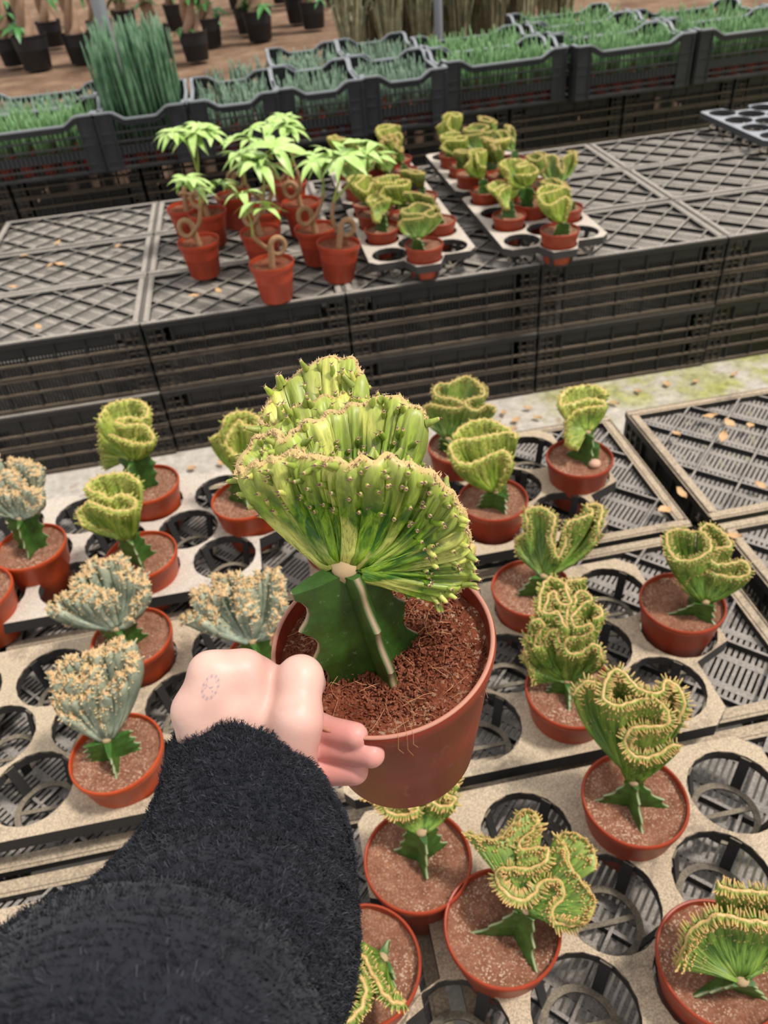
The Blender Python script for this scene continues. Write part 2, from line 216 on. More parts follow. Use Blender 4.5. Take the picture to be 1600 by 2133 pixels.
def pot_mat(name, c, dirt, scuff):
    M = NT(name, .42, .35); p = M.obj(); x = M.xyz(p)
    n = M.noise(p, 26, 5, .6); n2 = M.noise(M.comb(M.math('MULTIPLY', x[0], 1.0), M.math('MULTIPLY', x[1], 1.0), M.math('MULTIPLY', x[2], .35)), 95, 6, .75, 1.2)
    a = M.mix(M.ramp(n, (.35, 0.0), (.7, 1.0)), c, tuple(v * .72 for v in c[:3]) + (1,))
    sc = M.math('MULTIPLY', M.ramp(n2, (.58, 0.0), (.74, 1.0)), scuff)
    M.col(M.mix(sc, a, dirt)); M.rough(M.math('MULTIPLY_ADD', sc, .4, .42)); M.bump(n, .05, .001)
    return M.m
m_pot_orange = pot_mat('orange_pot_plastic', lin('bb4a22'), lin('c08a6a'), .2)
m_pot = pot_mat('terracotta_pot_plastic', lin('a23f25'), lin('b98a72'), .22)
m_pot_held = pot_mat('dusty_terracotta_pot_plastic', lin('84301d'), lin('b08a7c'), .38)
m_pot_money = pot_mat('bright_terracotta_pot_plastic', lin('b34328'), lin('b98a72'), .15)

def soil_mat(name, c1, c2, speck, amt):
    M = NT(name, .95, .1); p = M.pos()
    n = M.noise(p, 60, 6, .7); n2 = M.noise(p, 420, 3, .7); v = M.voro(p, 620, 'Color'); vx = M.xyz(v)
    a = M.mix(M.ramp(n, (.35, 0.0), (.65, 1.0)), c1, c2)
    a = M.mix(M.ramp(n2, (.35, .55), (.7, 0.0)), a, tuple(x * .35 for x in c1[:3]) + (1,))
    zone = M.ramp(M.noise(p, 18, 3), (.42, .25), (.62, 1.0))
    M.col(M.mix(M.math('MULTIPLY', M.math('MULTIPLY', M.ramp(vx[0], (.80, 0.0), (.86, 1.0)), amt), zone), a, speck)); M.bump(n2, .6, .002)
    return M.m
m_soil = soil_mat('coir_soil', lin('855540'), lin('a5755e'), lin('d8bfa4'), .7)
m_soil_held = soil_mat('dark_coir_soil', lin('6e3826'), lin('8f513a'), lin('d0b498'), .5)
m_crumb = soil_mat('coir_crumbs', lin('733a27'), lin('a0624a'), lin('dcb99a'), .3)
m_fibre = NT('coir_fibre', .8).col(lin('c08a62')).m

def crest_mat(name, deep, mid, light, tan, tipc, fine, stream=1.0):
    M = NT(name, .42, .4); a = M.xyz(M.attr()); u, v, tip = a[0], a[1], a[2]
    lon = M.comb(M.math('MULTIPLY', u, fine), M.math('MULTIPLY', v, 2.6), 0.0)
    n1 = M.noise(lon, 1.0, 5, .62, 1.1); n2 = M.noise(M.comb(M.math('MULTIPLY', u, fine * .28), M.math('MULTIPLY', v, 1.2), 3.3), 1.0, 3, .5, .5)
    c = M.mix(M.ramp(n1, (.42, 0.0), (.60, 1.0)), deep, mid)
    c = M.mix(M.math('MULTIPLY', M.ramp(n2, (.53, 0.0), (.63, 1.0)), stream), c, light)
    n3 = M.noise(M.comb(M.math('MULTIPLY', u, fine * 4.2), M.math('MULTIPLY', v, 7.0), 1.7), 1.0, 4, .65, 1.6)
    c = M.mix(M.math('MULTIPLY', M.math('MULTIPLY', M.ramp(n3, (.50, 0.0), (.62, 1.0)), M.ramp(n2, (.66, 1.0), (.74, 0.0))), stream * .75), c, deep)
    c = M.mix(M.math('MULTIPLY', M.ramp(v, (.62, 0.0), (1.0, 1.0)), .42), c, light)
    c = M.mix(M.ramp(tip, (.15, 0.0), (.6, 1.0)), c, tan)
    c = M.mix(M.ramp(tip, (.75, 0.0), (.98, 1.0)), c, tipc)
    M.col(c); M.b.inputs['Subsurface Weight'].default_value = .12; M.b.inputs['Subsurface Radius'].default_value = (.004, .006, .002)
    M.b.inputs['Subsurface Scale'].default_value = .6
    return M.m
m_crest_held = crest_mat('variegated_crest_skin', lin('2f5a0c'), lin('84a526'), lin('d6d270'), lin('d6b07c'), lin('7a5a55'), 260, .8)
m_crest_lime = crest_mat('lime_crest_skin', lin('5c7a22'), lin('9aac3e'), lin('cdc86c'), lin('d3ad70'), lin('b98c5c'), 190, .5)
m_crest_green = crest_mat('green_crest_skin', lin('3d5c1c'), lin('739236'), lin('abb65a'), lin('d4a870'), lin('c08c5a'), 200, .35)
m_crest_grey = crest_mat('grey_crest_skin', lin('707c6a'), lin('9aa28c'), lin('bcbda4'), lin('d9b684'), lin('cfa074'), 140, .5)

def root_mat(name, c1, c2, edge):
    M = NT(name, .38, .45); a = M.xyz(M.attr()); p = M.obj()
    n = M.noise(p, 50, 5, .65); n2 = M.noise(p, 240, 4, .7)
    c = M.mix(M.ramp(n, (.35, 0.0), (.7, 1.0)), c1, c2)
    c = M.mix(M.math('MULTIPLY', M.ramp(n2, (.62, 0.0), (.72, 1.0)), .35), c, lin('9aa88e'))
    M.col(M.mix(M.ramp(a[2], (.55, 0.0), (.95, 1.0)), c, edge)); M.bump(n2, .1, .001)
    return M.m
m_root = root_mat('green_rootstock_skin', lin('2a4a18'), lin('46702c'), lin('9c9a76'))
m_root_held = root_mat('dark_green_rootstock_skin', lin('233c12'), lin('3a5c20'), lin('a58d72'))
m_scar = NT('graft_callus', .8).col(lin('a98f6c')).m

def leaf_mat(name, c1, c2, rough=.4, sss=.25):
    M = NT(name, rough, .4); a = M.xyz(M.attr()); n = M.noise(M.obj(), 30, 3)
    M.col(M.mix(M.ramp(n, (.3, 0.0), (.7, 1.0)), c1, c2))
    M.b.inputs['Transmission Weight'].default_value = 0.0
    M.b.inputs['Subsurface Weight'].default_value = sss; M.b.inputs['Subsurface Radius'].default_value = (.004, .008, .002)
    return M.m
m_leaf = leaf_mat('money_tree_leaf', lin('9dc45c'), lin('c8dd92'))
m_leaf_dark = leaf_mat('dark_palmate_leaf', lin('2f6b33'), lin('5c9a50'))
m_stemg = leaf_mat('money_tree_green_stem', lin('8fa24a'), lin('a8a860'))
m_bark = NT('money_tree_bark', .75); _n = m_bark.noise(m_bark.obj(), 60, 5, .7); m_bark.col(m_bark.mix(_n, lin('7d5a3c'), lin('c09a72'))); m_bark.bump(_n, .4, .002); m_bark = m_bark.m
m_bark_far = NT('braided_trunk_bark', .8); _n = m_bark_far.noise(m_bark_far.obj(), 12, 5, .7); m_bark_far.col(m_bark_far.mix(_n, lin('7a5c48'), lin('b99a80'))); m_bark_far = m_bark_far.m
m_snake = leaf_mat('snake_plant_leaf', lin('5f7f66'), lin('93a893'), .45, .05)
m_snake_tall = leaf_mat('tall_snake_plant_leaf', lin('3f6647'), lin('6f9170'), .45, .05)
m_snake_lime = leaf_mat('fresh_snake_plant_leaf', lin('5e8a54'), lin('8caf7a'), .45, .05)
m_dry_leaf = NT('dry_leaf', .8); m_dry_leaf.col(m_dry_leaf.mix(m_dry_leaf.noise(m_dry_leaf.obj(), 60, 4), lin('a8713f'), lin('e2c59a'))); m_dry_leaf = m_dry_leaf.m
m_reed = leaf_mat('tall_dracaena_leaf', lin('7d7f62'), lin('b5ad8a'), .6, .05)
m_blackpot = NT('black_nursery_pot', .5).col((.02, .021, .024, 1)).m
m_post = NT('galvanised_post', .45); m_post.b.inputs['Metallic'].default_value = .4; m_post.col(lin('9a9ea4')); m_post = m_post.m

# ================================================================ SETTING: ground and aisle
TOP = 0.44                                            # height of both crate benches
def ground_mat():
    M = NT('sandy_greenhouse_ground', .95, .1); p = M.pos(); n = M.noise(p, 2.2, 6, .65); n2 = M.noise(p, 26, 4)
    c = M.ramp(n, (.3, lin('503d30')), (.5, lin('786050')), (.72, lin('9c836c')))
    M.col(M.mix(M.ramp(n2, (.4, 0.0), (.7, .5)), c, lin('8a6a50'))); M.bump(n2, .5, .03); return M.m
def aisle_mat():
    M = NT('mossy_concrete', .9, .2); p = M.pos(); n = M.noise(p, 3.0, 5, .6); n2 = M.noise(p, 34, 5, .7); n3 = M.noise(p, 7, 4)
    c = M.mix(M.ramp(n2, (.3, 0.0), (.75, 1.0)), lin('a59c90'), lin('d6cdc2'))
    xs = M.xyz(p)
    side = M.math('MULTIPLY_ADD', xs[0], .22, M.math('MULTIPLY', n, .7))
    moss = M.mix(M.ramp(n2, (.35, 0.0), (.65, 1.0)), lin('7d8040'), lin('b5b466'))
    c = M.mix(M.math('MULTIPLY', M.ramp(side, (.52, 0.0), (.68, 1.0)), M.ramp(n3, (.36, 0.0), (.52, 1.0))), c, moss)
    c = M.mix(M.ramp(M.noise(p, 15, 3), (.62, 0.0), (.72, .6)), c, lin('8c6a52'))
    M.col(c); M.bump(n2, .5, .01); return M.m

def plane_mesh(name, x0, x1, y0, y1, nx, ny, amp, mat, seed):
    r = np.random.default_rng(seed); xs = np.linspace(x0, x1, nx); ys = np.linspace(y0, y1, ny)
    X, Y = np.meshgrid(xs, ys); Z = np.zeros_like(X)
    for k in range(10):
        a = r.uniform(0, 6.28); w = r.uniform(1.5, 9); Z += amp / w * np.sin(w * (X * math.cos(a) + Y * math.sin(a)) + r.uniform(0, 6))
    Z -= Z.max()
    m = MB(); f = [(j * nx + i, j * nx + i + 1, (j + 1) * nx + i + 1, (j + 1) * nx + i) for j in range(ny - 1) for i in range(nx - 1)]
    m.add(np.stack([X, Y, Z], -1).reshape(-1, 3), f); return m.mesh(name, mat, True)
g = obj('floor', plane_mesh('floor', -14, 14, -3, 26, 90, 90, .012, ground_mat(), 1), kind='structure', loc=(0, 0, -.012)); g['label'] = 'sandy brown greenhouse ground under the potted trees'
g = obj('aisle_slab', plane_mesh('floor_aisle', -6, 6, -1.5, 4.4, 40, 30, .004, aisle_mat(), 2), g, loc=(0, 0, .0125)); g['label'] = 'mossy pale concrete aisle between the two benches'

# ================================================================ CRATES (upside down, forming the benches)
CW, CD, CH = 0.604, 0.384, 0.222
def clip(p, d, w, h):
    """clip the line p + t d to the rectangle |x|<w,|y|<h"""
    t0, t1 = -9, 9
    for k, L in ((0, w), (1, h)):
        if abs(d[k]) < 1e-9:
            if abs(p[k]) > L: return None
        else:
            a, b = (-L - p[k]) / d[k], (L - p[k]) / d[k]
            if a > b: a, b = b, a
            t0, t1 = max(t0, a), min(t1, b)
    return None if t1 - t0 < .008 else (t0, t1)

def crate_meshes(w, d, h, mat, pre, latm=None):
    s2 = math.sqrt(.5); B = np.array((s2, s2)); A = np.array((s2, -s2)); R = {}
    iw, ih = w / 2 - .016, d / 2 - .016
    m = MB()
    lo = -(w + d) / 2 * .72
    k = lo
    while k < -lo:                                     # fine slot bars
        c = clip(A * k, B, iw, ih)
        if c: m.bar((*(A * k + B * c[0]), h - .0150), (*(A * k + B * c[1]), h - .0150), .0054, .0035)
        k += .0088
    k = lo + .01
    while k < -lo:                                     # flat cross strips
        c = clip(B * k, A, iw, ih)
        if c: m.bar((*(B * k + A * c[0]), h - .0148), (*(B * k + A * c[1]), h - .0148), .012, .0038)
        k += .0545
    R['lattice'] = m.mesh(pre + '_lattice', latm or mat)
    R['ribs'] = []
    for D_, P_, step, wd, z0, hh_ in ((B, A, .083, .0040, h - .0032, .006), (A, B, .109, .0046, h - .0082, .0125)):
        k = lo + .035
        while k < -lo:
            c = clip(P_ * k, D_, iw, ih)
            if c and c[1] - c[0] > .05:
                m = MB(); m.bar((*(P_ * k + D_ * c[0]), z0), (*(P_ * k + D_ * c[1]), z0), wd, hh_); R['ribs'].append(m.mesh(pre + '_rib', latm or mat))
            k += step
    R['rims'] = []
    for (a, b, ln) in (((0, d / 2 - .0105), (1, 0), w), ((0, -d / 2 + .0105), (1, 0), w), ((w / 2 - .0105, 0), (0, 1), d - .042), ((-w / 2 + .0105, 0), (0, 1), d - .042)):
        m = MB(); p = np.array(a); q = np.array(b) * ln / 2
        m.bar((*(p - q), h - .006), (*(p + q), h - .006), .021, .012)
        m.bar((*(p - q), h - .0005), (*(p + q), h - .0005), .012, .004)
        R['rims'].append(m.mesh(pre + '_rim', mat))
    def side(L, nv):
        """an outside wall in its own frame: x along, z up, front face looks to -y"""
        m = MB()
        for z, t in ((.006, .012), (.058, .007), (.102, .007), (.112, .006), (.150, .007), (h - .008, .016)):
            m.box((0, -.004, z), (L, .010, t), None, None, 0 if t > .012 else 1)
        m.box((0, 0, h - .030), (L - .16, .003, .036))
        x = -L / 2 + .075
        while x < L / 2 - .07:
            m.box((x, .001, h / 2), (.0056, .003, h - .02)); x += .0102
        for i in range(nv):
            m.box((-L / 2 + .078 + (L - .156) * i / (nv - 1), -.003, h / 2), (.0055, .008, h - .01))
        for sg in (-1, 1):                              # ladder-like corner zones
            for xx in (.004, .028, .052): m.box((sg * (L / 2 - xx), -.003, h / 2), (.006, .008, h - .006))
            for i in range(9): m.box((sg * (L / 2 - .030), -.002, .020 + i * .0225), (.056, .006, .0045), None, None, 1)
            m.box((sg * (L / 2 - .03), .004, h / 2), (.05, .001, h * .5))
        return m.mesh(pre + '_side', (mat, m_rail))
    R['long'] = side(w - .002, 6); R['short'] = side(d - .018, 4)
    m = MB(); m.box((0, 0, 0), (.016, .016, h - .01)); R['post'] = m.mesh(pre + '_post', mat)
    m = MB(); m.box((0, 0, .004), (w - .02, d - .02, .003)); R['floor'] = m.mesh(pre + '_sheet', mat)
    return R

def crate(R, x, y, z, label, group, top=True, sides='fblr', jit=.0):
    t = thing('crate', label, 'crate', (x, y, z), (0, 0, jit), group)
    if not top: obj('slotted_base', R['lattice'], t)
    if top:
        obj('slotted_base', R['lattice'], t)
        for k in R['ribs']: obj('diagonal_rib', k, t)
    for k in R['rims']: obj('rim', k, t)
    for s in sides:
        if s == 'f': obj('long_wall', R['long'], t, loc=(0, -CD / 2 + .0115, 0))
        if s == 'b': obj('long_wall', R['long'], t, loc=(0, CD / 2 - .0115, 0), rot=(0, 0, math.pi))
        if s == 'l': obj('short_wall', R['short'], t, loc=(-CW / 2 + .0125, 0, 0), rot=(0, 0, -math.pi / 2))
        if s == 'r': obj('short_wall', R['short'], t, loc=(CW / 2 - .0125, 0, 0), rot=(0, 0, math.pi / 2))
    for sx_ in (-1, 1):
        for sy_ in (-1, 1): obj('corner_post', R['post'], t, loc=(sx_ * (CW / 2 - .018), sy_ * (CD / 2 - .018), CH / 2))
    return t
CBACK = crate_meshes(CW - .010, CD - .006, CH - .003, m_crate_back, 'bench_crate')
CFRONT = crate_meshes(CW - .010, CD - .006, CH - .003, m_crate_front, 'front_crate', m_lattice)

ordr = ['first', 'second', 'third', 'fourth', 'fifth', 'sixth']
bcol = [(-.70, 'holding only dry leaves'), (-.10, 'under the money trees'), (.50, 'under the left cactus trays'),
        (1.10, 'under the right cactus trays'), (1.70, 'bare, right of the cactus trays'), (2.30, 'at the right photo edge')]
brow = [(2.335, 'nearest row'), (2.721, 'middle row'), (3.107, 'farthest row')]
for ci, (x, cd) in enumerate(bcol):
    for ri, (y, rd) in enumerate(brow):
        j = RNG.uniform(-.004, .004)
        crate(CBACK, x, y + RNG.uniform(-.003, .003), TOP - CH, 'upturned black crate, back bench upper tier, %s, %s' % (rd, cd), 'upturned crates of the back bench', True, 'fblr' if ri == 0 else 'blr', j)
    crate(CBACK, x, 2.335 + RNG.uniform(-.012, .004), TOP - 2 * CH, 'upturned black crate, back bench lower tier, %s' % cd, 'upturned crates of the back bench', False, 'fblr', RNG.uniform(-.006, .006))

fcol = [(-.85, 'at the left edge of the photo'), (-.245, 'under the grey crested cacti'), (.366, 'under the green crested cacti'), (1.002, 'bare at the right edge')]
frow = [(1.132, 'farthest row'), (.742, 'second row'), (.352, 'third row'), (-.038, 'nearest row')]
for ci, (x, cd) in enumerate(fcol):
    for ri, (y, rd) in enumerate(frow):
        if ri == 3 and ci == 3: continue
        crate(CFRONT, x + (.004 * ri if ci == 3 else 0), y + (.006 if ci == 3 else 0), TOP - CH, 'upturned dusty crate, front bench, %s, %s' % (rd, cd), 'upturned crates of the front bench', True, 'blr' if ri == 0 else ('r' if ci == 2 else 'l'), RNG.uniform(-.003, .003))
    crate(CFRONT, x, 1.132, TOP - 2 * CH, 'upturned dusty crate, front bench lower tier, %s' % cd, 'upturned crates of the front bench', False, 'blr')

# ================================================================ POT TRAYS
HOLES = [(-.2275 + .13 * i, .093 * s) for s in (1, -1) for i in range(4)] + [(-.1625 + .13 * i, 0) for i in range(4)]
def tray_plate(mat, nm):
    out = [(-.28, -.163), (.20, -.163), (.2245, -.140), (.2245, -.062), (.2845, -.036), (.2845, .036), (.2245, .062), (.2245, .140), (.20, .163), (-.28, .163),
           (-.2915, .150), (-.2915, .060), (-.2325, .036), (-.2325, -.036), (-.2915, -.060), (-.2915, -.150)]
    verts = [Vector(p) for p in out]; edges = [(i, (i + 1) % len(out)) for i in range(len(out))]; loops = [list(range(len(out)))]
    nseg = 40
    for hx, hy in HOLES:
        k = len(verts)
        verts += [Vector((hx + .0545 * math.cos(2 * math.pi * i / nseg), hy + .0545 * math.sin(2 * math.pi * i / nseg))) for i in range(nseg)]
        loops.append(list(range(k, k + nseg))); edges += [(k + i, k + (i + 1) % nseg) for i in range(nseg)]
    v2, e2, f2, *_ = geometry.delaunay_2d_cdt(verts, edges, [], 2, 1e-5)
    cen = [(sum(v2[i].x for i in f) / len(f), sum(v2[i].y for i in f) / len(f)) for f in f2]
    keep = []
    from mathutils.geometry import intersect_point_tri_2d
    def inside(c):
        n = False; j = len(out) - 1
        for i in range(len(out)):
            if (out[i][1] > c[1]) != (out[j][1] > c[1]) and c[0] < (out[j][0] - out[i][0]) * (c[1] - out[i][1]) / (out[j][1] - out[i][1]) + out[i][0]: n = not n
            j = i
        return n and all(math.hypot(c[0] - hx, c[1] - hy) > .0535 for hx, hy in HOLES)
    keep = [tuple(f) for f, c in zip(f2, cen) if inside(c)]
    n = len(v2); z1 = .0565; z0 = .0540
    m = MB(); V = [(v.x, v.y, z1) for v in v2] + [(v.x, v.y, z0) for v in v2]
    F = keep + [tuple(i + n for i in reversed(f)) for f in keep]
    m.add(V, F)
    for li, lp in enumerate(loops):                     # skirt of the outer edge and collar of each hole
        P = np.array([verts[i] for i in lp]); q = len(P); zb = .034 if li == 0 else .040
        ins = P if li == 0 else P
        V = np.concatenate([np.c_[P, np.full(q, z1)], np.c_[ins, np.full(q, zb)]])
        m.add(V, [(i, (i + 1) % q, q + (i + 1) % q, q + i) for i in range(q)])
    return m.mesh(nm, mat)
def cup_mesh(mat, nm):
    m = MB()
    m.lathe([(.034, .0015), (.042, .0015), (.042, .004), (.034, .004)], 28, closed=True)
    for k in range(4):
        a = math.pi / 4 + k * math.pi / 2; c, s = math.cos(a), math.sin(a)
        m.bar((.0525 * c, .0525 * s, .054), (.0415 * c, .0415 * s, .002), .013, .0022, (-s, c, 0) if False else (c, s, 0.2))
    m.bar((-.036, 0, .0025), (.036, 0, .0025), .006, .0022)
    return m.mesh(nm, mat)
def tray(plate, cup, x, y, rot, label, z=TOP, group='plastic pot trays'):
    t = thing('pot_tray', label, 'tray', (x, y, z), (0, 0, rot), group)
    obj('tray_plate', plate, t)
    for hx, hy in HOLES: obj('pot_holder', cup, t, loc=(hx, hy, 0))
    return t
PLA = tray_plate(m_tray, 'tray_plate_beige'); PLB = tray_plate(m_tray_pale, 'tray_plate_pale'); PLG = tray_plate(m_tray_grey, 'tray_plate_grey'); CUP = cup_mesh(m_cup, 'tray_cup')
TRAYS = dict(T1=(-.3275, 1.11), T2=(-.3275, .722), T3=(.2675, 1.07), T4=(.2675, .68), T5=(.2775, .335), T6=(-.2625, .312))
tl = dict(T1='pale dusty pot tray at far left along the aisle', T2='sandy pot tray holding the grey crested cacti beside the sleeve',
          T3='dusty pot tray behind the held pot at the aisle side of the front bench', T4='dusty pot tray right of the held pot, around the ruffled cactus',
          T5='large dusty pot tray in the lower right corner below the held pot', T6='dusty pot tray mostly hidden under the black sleeve')
for k, (x, y) in TRAYS.items(): tray(PLB if k in ('T1',) else PLA, CUP, x, y, RNG.uniform(-.006, .006), tl[k])
BT = dict(B1=(.45, 2.415), B2=(.45, 2.985), B3=(.85, 2.375), B4=(.85, 2.945))
bl = dict(B1='pale tray nearest the bench edge beside the money trees, holding small crested cacti', B2='pale tray behind the left front tray on the back bench, mostly hidden by cacti',
          B3='pale tray at the front of the back bench with the rightmost small cacti', B4='pale tray at the rear right of the back bench under small cacti')
for k, (x, y) in BT.items(): tray(PLB, CUP, x, y, -math.pi / 2, bl[k])
tray(PLG, CUP, FARTRAY[0] + .17, FARTRAY[1] + .06, -math.pi / 2, 'empty grey pot tray at the right edge of the back bench')

# ================================================================ POTTED CRESTED CACTI
def pot_mesh(r, h, rb, mat, nm, band=0.0, n=56, lip=.0016):
    w = .0013; rr = lambda z: rb + (r - rb) * z / h
    P = [(0.0005, 0.0), (rb - .003, 0.0), (rb, .003)]
    if band: P += [(rr(h - band) - .003, h - band - .001), (rr(h - band) + .0006, h - band + .0015), (r, h - .002), (r - .0006, h)]
    else: P += [(rr(h * .5), h * .5), (rr(h - .012), h - .012), (r - .0004, h - .010), (r + lip * .4, h - .003), (r, h - .0006), (r - .0008, h)]
    P += [(r - .0024, h - .0005), (r - .0026, h - .004), (rr(h - .03) - w - .001, h - .03), (rr(.004) - w, .0045), (.0005, .0045)]
    m = MB(); m.lathe(P, n); return m.mesh(nm, mat, True, 50)
def soil_mesh(r, z, mat, nm, seed, amp=.0022, n=40, rings=16):
    g_ = np.random.default_rng(seed); m = MB(); V = [(0, 0, z)]; F = []
    for i in range(1, rings + 1):
        for j in range(n):
            q = r * i / rings; t = 2 * math.pi * j / n; x, y = q * math.cos(t), q * math.sin(t)
            zz = z + amp * (math.sin(x * 130 + seed) * math.cos(y * 110 + 2 * seed) * .6 + g_.normal(0, .45)) + .003 * (i / rings) ** 2 - .004 * (1 - i / rings)
            V.append((x, y, zz))
    for j in range(n): F.append((0, 1 + j, 1 + (j + 1) % n))
    for i in range(rings - 1):
        for j in range(n): a = 1 + i * n; b = a + n; F.append((a + j, b + j, b + (j + 1) % n, a + (j + 1) % n))
    m.add(V, F); return m.mesh(nm, mat, True)

def crest_build(m, lobe, g, th, ds, pitch, levels, tl_, tr_, rng, nt=10, chips=1.0, spines=False, bulge=.0, side_w=.85, ncone=5, stem=.007, chipl=.0032, tub_tan=.35, ruffle=0.0, tipv=.9, tub0=0.0, drop=.14, wob=0.0, upw=.75):
    M, s = catmull(lobe, ds)
    if ruffle:
        tg = nrm(np.gradient(M, axis=0)); sd = nrm(np.cross(tg, (0, 0, 1.0)) + 1e-6); ph = rng.uniform(0, 6, 4)
        wv = np.sin(s / .0165 * 2 * math.pi + ph[0] + 1.5 * np.sin(s / .05 * 6.28 + ph[1])); w2 = np.sin(s / .0105 * 2 * math.pi + ph[2])
        M = M + sd * (ruffle * (wv + .5 * w2))[:, None]; M[:, 2] += ruffle * .6 * np.sin(s / .012 * 2 * math.pi + ph[3])
    g = np.asarray(g, float); N = len(M)
    rel = M - g; hd = rel.copy(); hd[:, 2] = 0; Lh = np.linalg.norm(hd, axis=1, keepdims=True)
    B = g + hd / np.maximum(Lh, .004) * stem * .6
    T = nrm(np.gradient(M, axis=0)); G = nrm(M - B); L = np.linalg.norm(M - B, axis=1)
    wu = upw * np.clip(((M[:, 2] - g[2]) / np.maximum(np.linalg.norm(rel[:, :2], axis=1), .003) - .15) / .6, 0, 1)[:, None]
    E = nrm(G * (1 - wu) + np.array((0, 0, 1.0)) * wu); C_ = M - E * (.5 * L)[:, None]; G = E; n = np.cross(T, E)
    ker = np.ones(5) / 5
    n = nrm(np.stack([np.convolve(np.pad(n[:, k], 2, 'edge'), ker, 'valid') for k in range(3)], -1))
    t = np.concatenate([[.04, .2], np.linspace(.36, .9, nt - 4), [.96, 1.0]]); K = len(t)
    tq = t[None, :, None]; P = (1 - tq) ** 2 * B[:, None] + 2 * tq * (1 - tq) * C_[:, None] + tq ** 2 * M[:, None]
    P[:, :, 2] -= (bulge * L[:, None] * (4 * t * (1 - t))[None])
    prof = np.interp(t, [0, .2, .5, .85, .96, 1], [stem / th, max(1, stem / th * .75), 1.0, 1.12, .95, .55])
    rib = np.cos(2 * math.pi * s / pitch + wob * (1.3 * np.sin(s / .0023 + 1.1 * np.sin(s / .009)) + .8 * np.sin(s / .0061))); w = np.clip((t - .15) / .45, 0, 1); w = w * w * (3 - 2 * w)
    endt = np.sqrt(np.clip(np.minimum(np.arange(N), N - 1 - np.arange(N)) * ds / (th * 1.3), .12, 1))
    off = th * prof[None] * (1 + .34 * rib[:, None] * w[None] * np.where(t > .95, .3, 1)[None]) * endt[:, None]
    a = P + n[:, None] * off[:, :, None]; b = P - n[:, None] * off[:, :, None]; top = M + G * (th * .55 * endt)[:, None]
    R = 2 * K + 1; ring = np.concatenate([a, top[:, None], b[:, ::-1]], 1)
    A = np.zeros((N, R, 3)); A[:, :, 0] = s[:, None]; tt = np.concatenate([t, [1.0], t[::-1]]); A[:, :, 1] = tt[None]
    A[:, K, 2] = .6; A[:, K - 1, 2] = .2; A[:, K + 1, 2] = .2
    A[:, :, 0] += rng.uniform(0, 3)
    i = np.arange(N - 1)[:, None]; k = np.arange(R)[None]; k2 = (k + 1) % R
    F = np.stack(np.broadcast_arrays(i * R + k, i * R + k2, (i + 1) * R + k2, (i + 1) * R + k), -1).reshape(-1, 4)
    F = [tuple(f) for f in F.tolist()] + [tuple(range(R)), tuple((N - 1) * R + q for q in range(R - 1, -1, -1))]
    m.add(ring.reshape(-1, 3), F, A.reshape(-1, 3))
    # tubercles
    base = np.arange(ncone) * 2 * math.pi / ncone; CV = []; CA = []; CF = []; cnt = 0
    sp = []
    for r in range(1, int(s[-1] / pitch)):
        for sg in (1, -1):
            for lv, sc in levels:
                if rng.random() < drop: continue
                sr = (r + rng.uniform(-.22, .22)) * pitch; q = sr / ds; i0 = int(min(max(q, 0), N - 2)); fr = q - i0
                lvl = min(1.0, lv + rng.uniform(-.07, .05)); ip = lambda X: X[i0] * (1 - fr) + X[i0 + 1] * fr
                nn = nrm(ip(n)) * sg; gg = nrm(ip(G)); TT = nrm(ip(T))
                Pm = (1 - lvl) ** 2 * ip(B) + 2 * lvl * (1 - lvl) * ip(C_) + lvl ** 2 * ip(M); Pm[2] -= bulge * ip(L) * 4 * lvl * (1 - lvl)
                p0 = Pm + nn * th * .7
                d = nrm(nn * side_w + gg * rng.uniform(.15, .6) + TT * rng.normal(0, .16))
                ln = tl_ * sc * rng.uniform(.7, 1.25); e1 = nrm(np.cross(d, gg + .01)); e2 = np.cross(d, e1)
                bend = gg * ln * .15
                for (f_, rd, tp) in ((0, 1.25, tub0 * .5), (.5, .82, .10 + tub0), (.9, .62, tub_tan), (1.0, .28, tipv)):
                    c = p0 + d * ln * f_ + bend * f_ * f_
                    for z in base: CV.append(c + (e1 * math.cos(z) + e2 * math.sin(z) * 1.25) * tr_ * rd); CA.append((sr, lvl - .12 * (1 - f_), tp))
                o = cnt
                for l in range(3):
                    for j in range(ncone): CF.append((o + l * ncone + j, o + l * ncone + (j + 1) % ncone, o + (l + 1) * ncone + (j + 1) % ncone, o + (l + 1) * ncone + j))
                CF.append(tuple(o + 3 * ncone + j for j in range(ncone))); cnt += 4 * ncone
                if spines: sp.append((p0 + d * ln + bend, d, e1))
    if CV: m.add(CV, CF, CA)
    for c, d, e in sp:                                   # pairs of little thorns at the tips
        for sg in (-1, 1):
            dd = nrm(d * .7 + e * sg * .8); e1 = nrm(np.cross(dd, e + d * .2)); e2 = np.cross(dd, e1); rr = .00035
            m.add([c + e1 * rr, c + e2 * rr, c - (e1 + e2) * rr, c + dd * rng.uniform(.0018, .0032)], [(0, 1, 3), (1, 2, 3), (2, 0, 3)], [(0, 1, 1)] * 4)
    # chips along the growing edge
    nc = int(N * chips); CV = []; CA = []; CF = []
    for q in range(nc):
        i0 = int(rng.integers(0, N)); c = M[i0] + n[i0] * rng.normal(0, th * .34) + G[i0] * th * .15
        d = nrm(G[i0] * rng.uniform(.4, 1.0) + n[i0] * rng.normal(0, .55) + T[i0] * rng.normal(0, .45)); ln = chipl * rng.uniform(.5, 1.2) ; rd = chipl * .22
        e1 = nrm(np.cross(d, T[i0] + .1)); e2 = np.cross(d, e1); o = len(CV)
        CV += [c + e1 * rd, c - e1 * rd * .5 + e2 * rd * .8, c - e1 * rd * .5 - e2 * rd * .8, c + d * ln]; tp = rng.choice([.62, .66, .7, .95], p=[.35, .3, .25, .1])
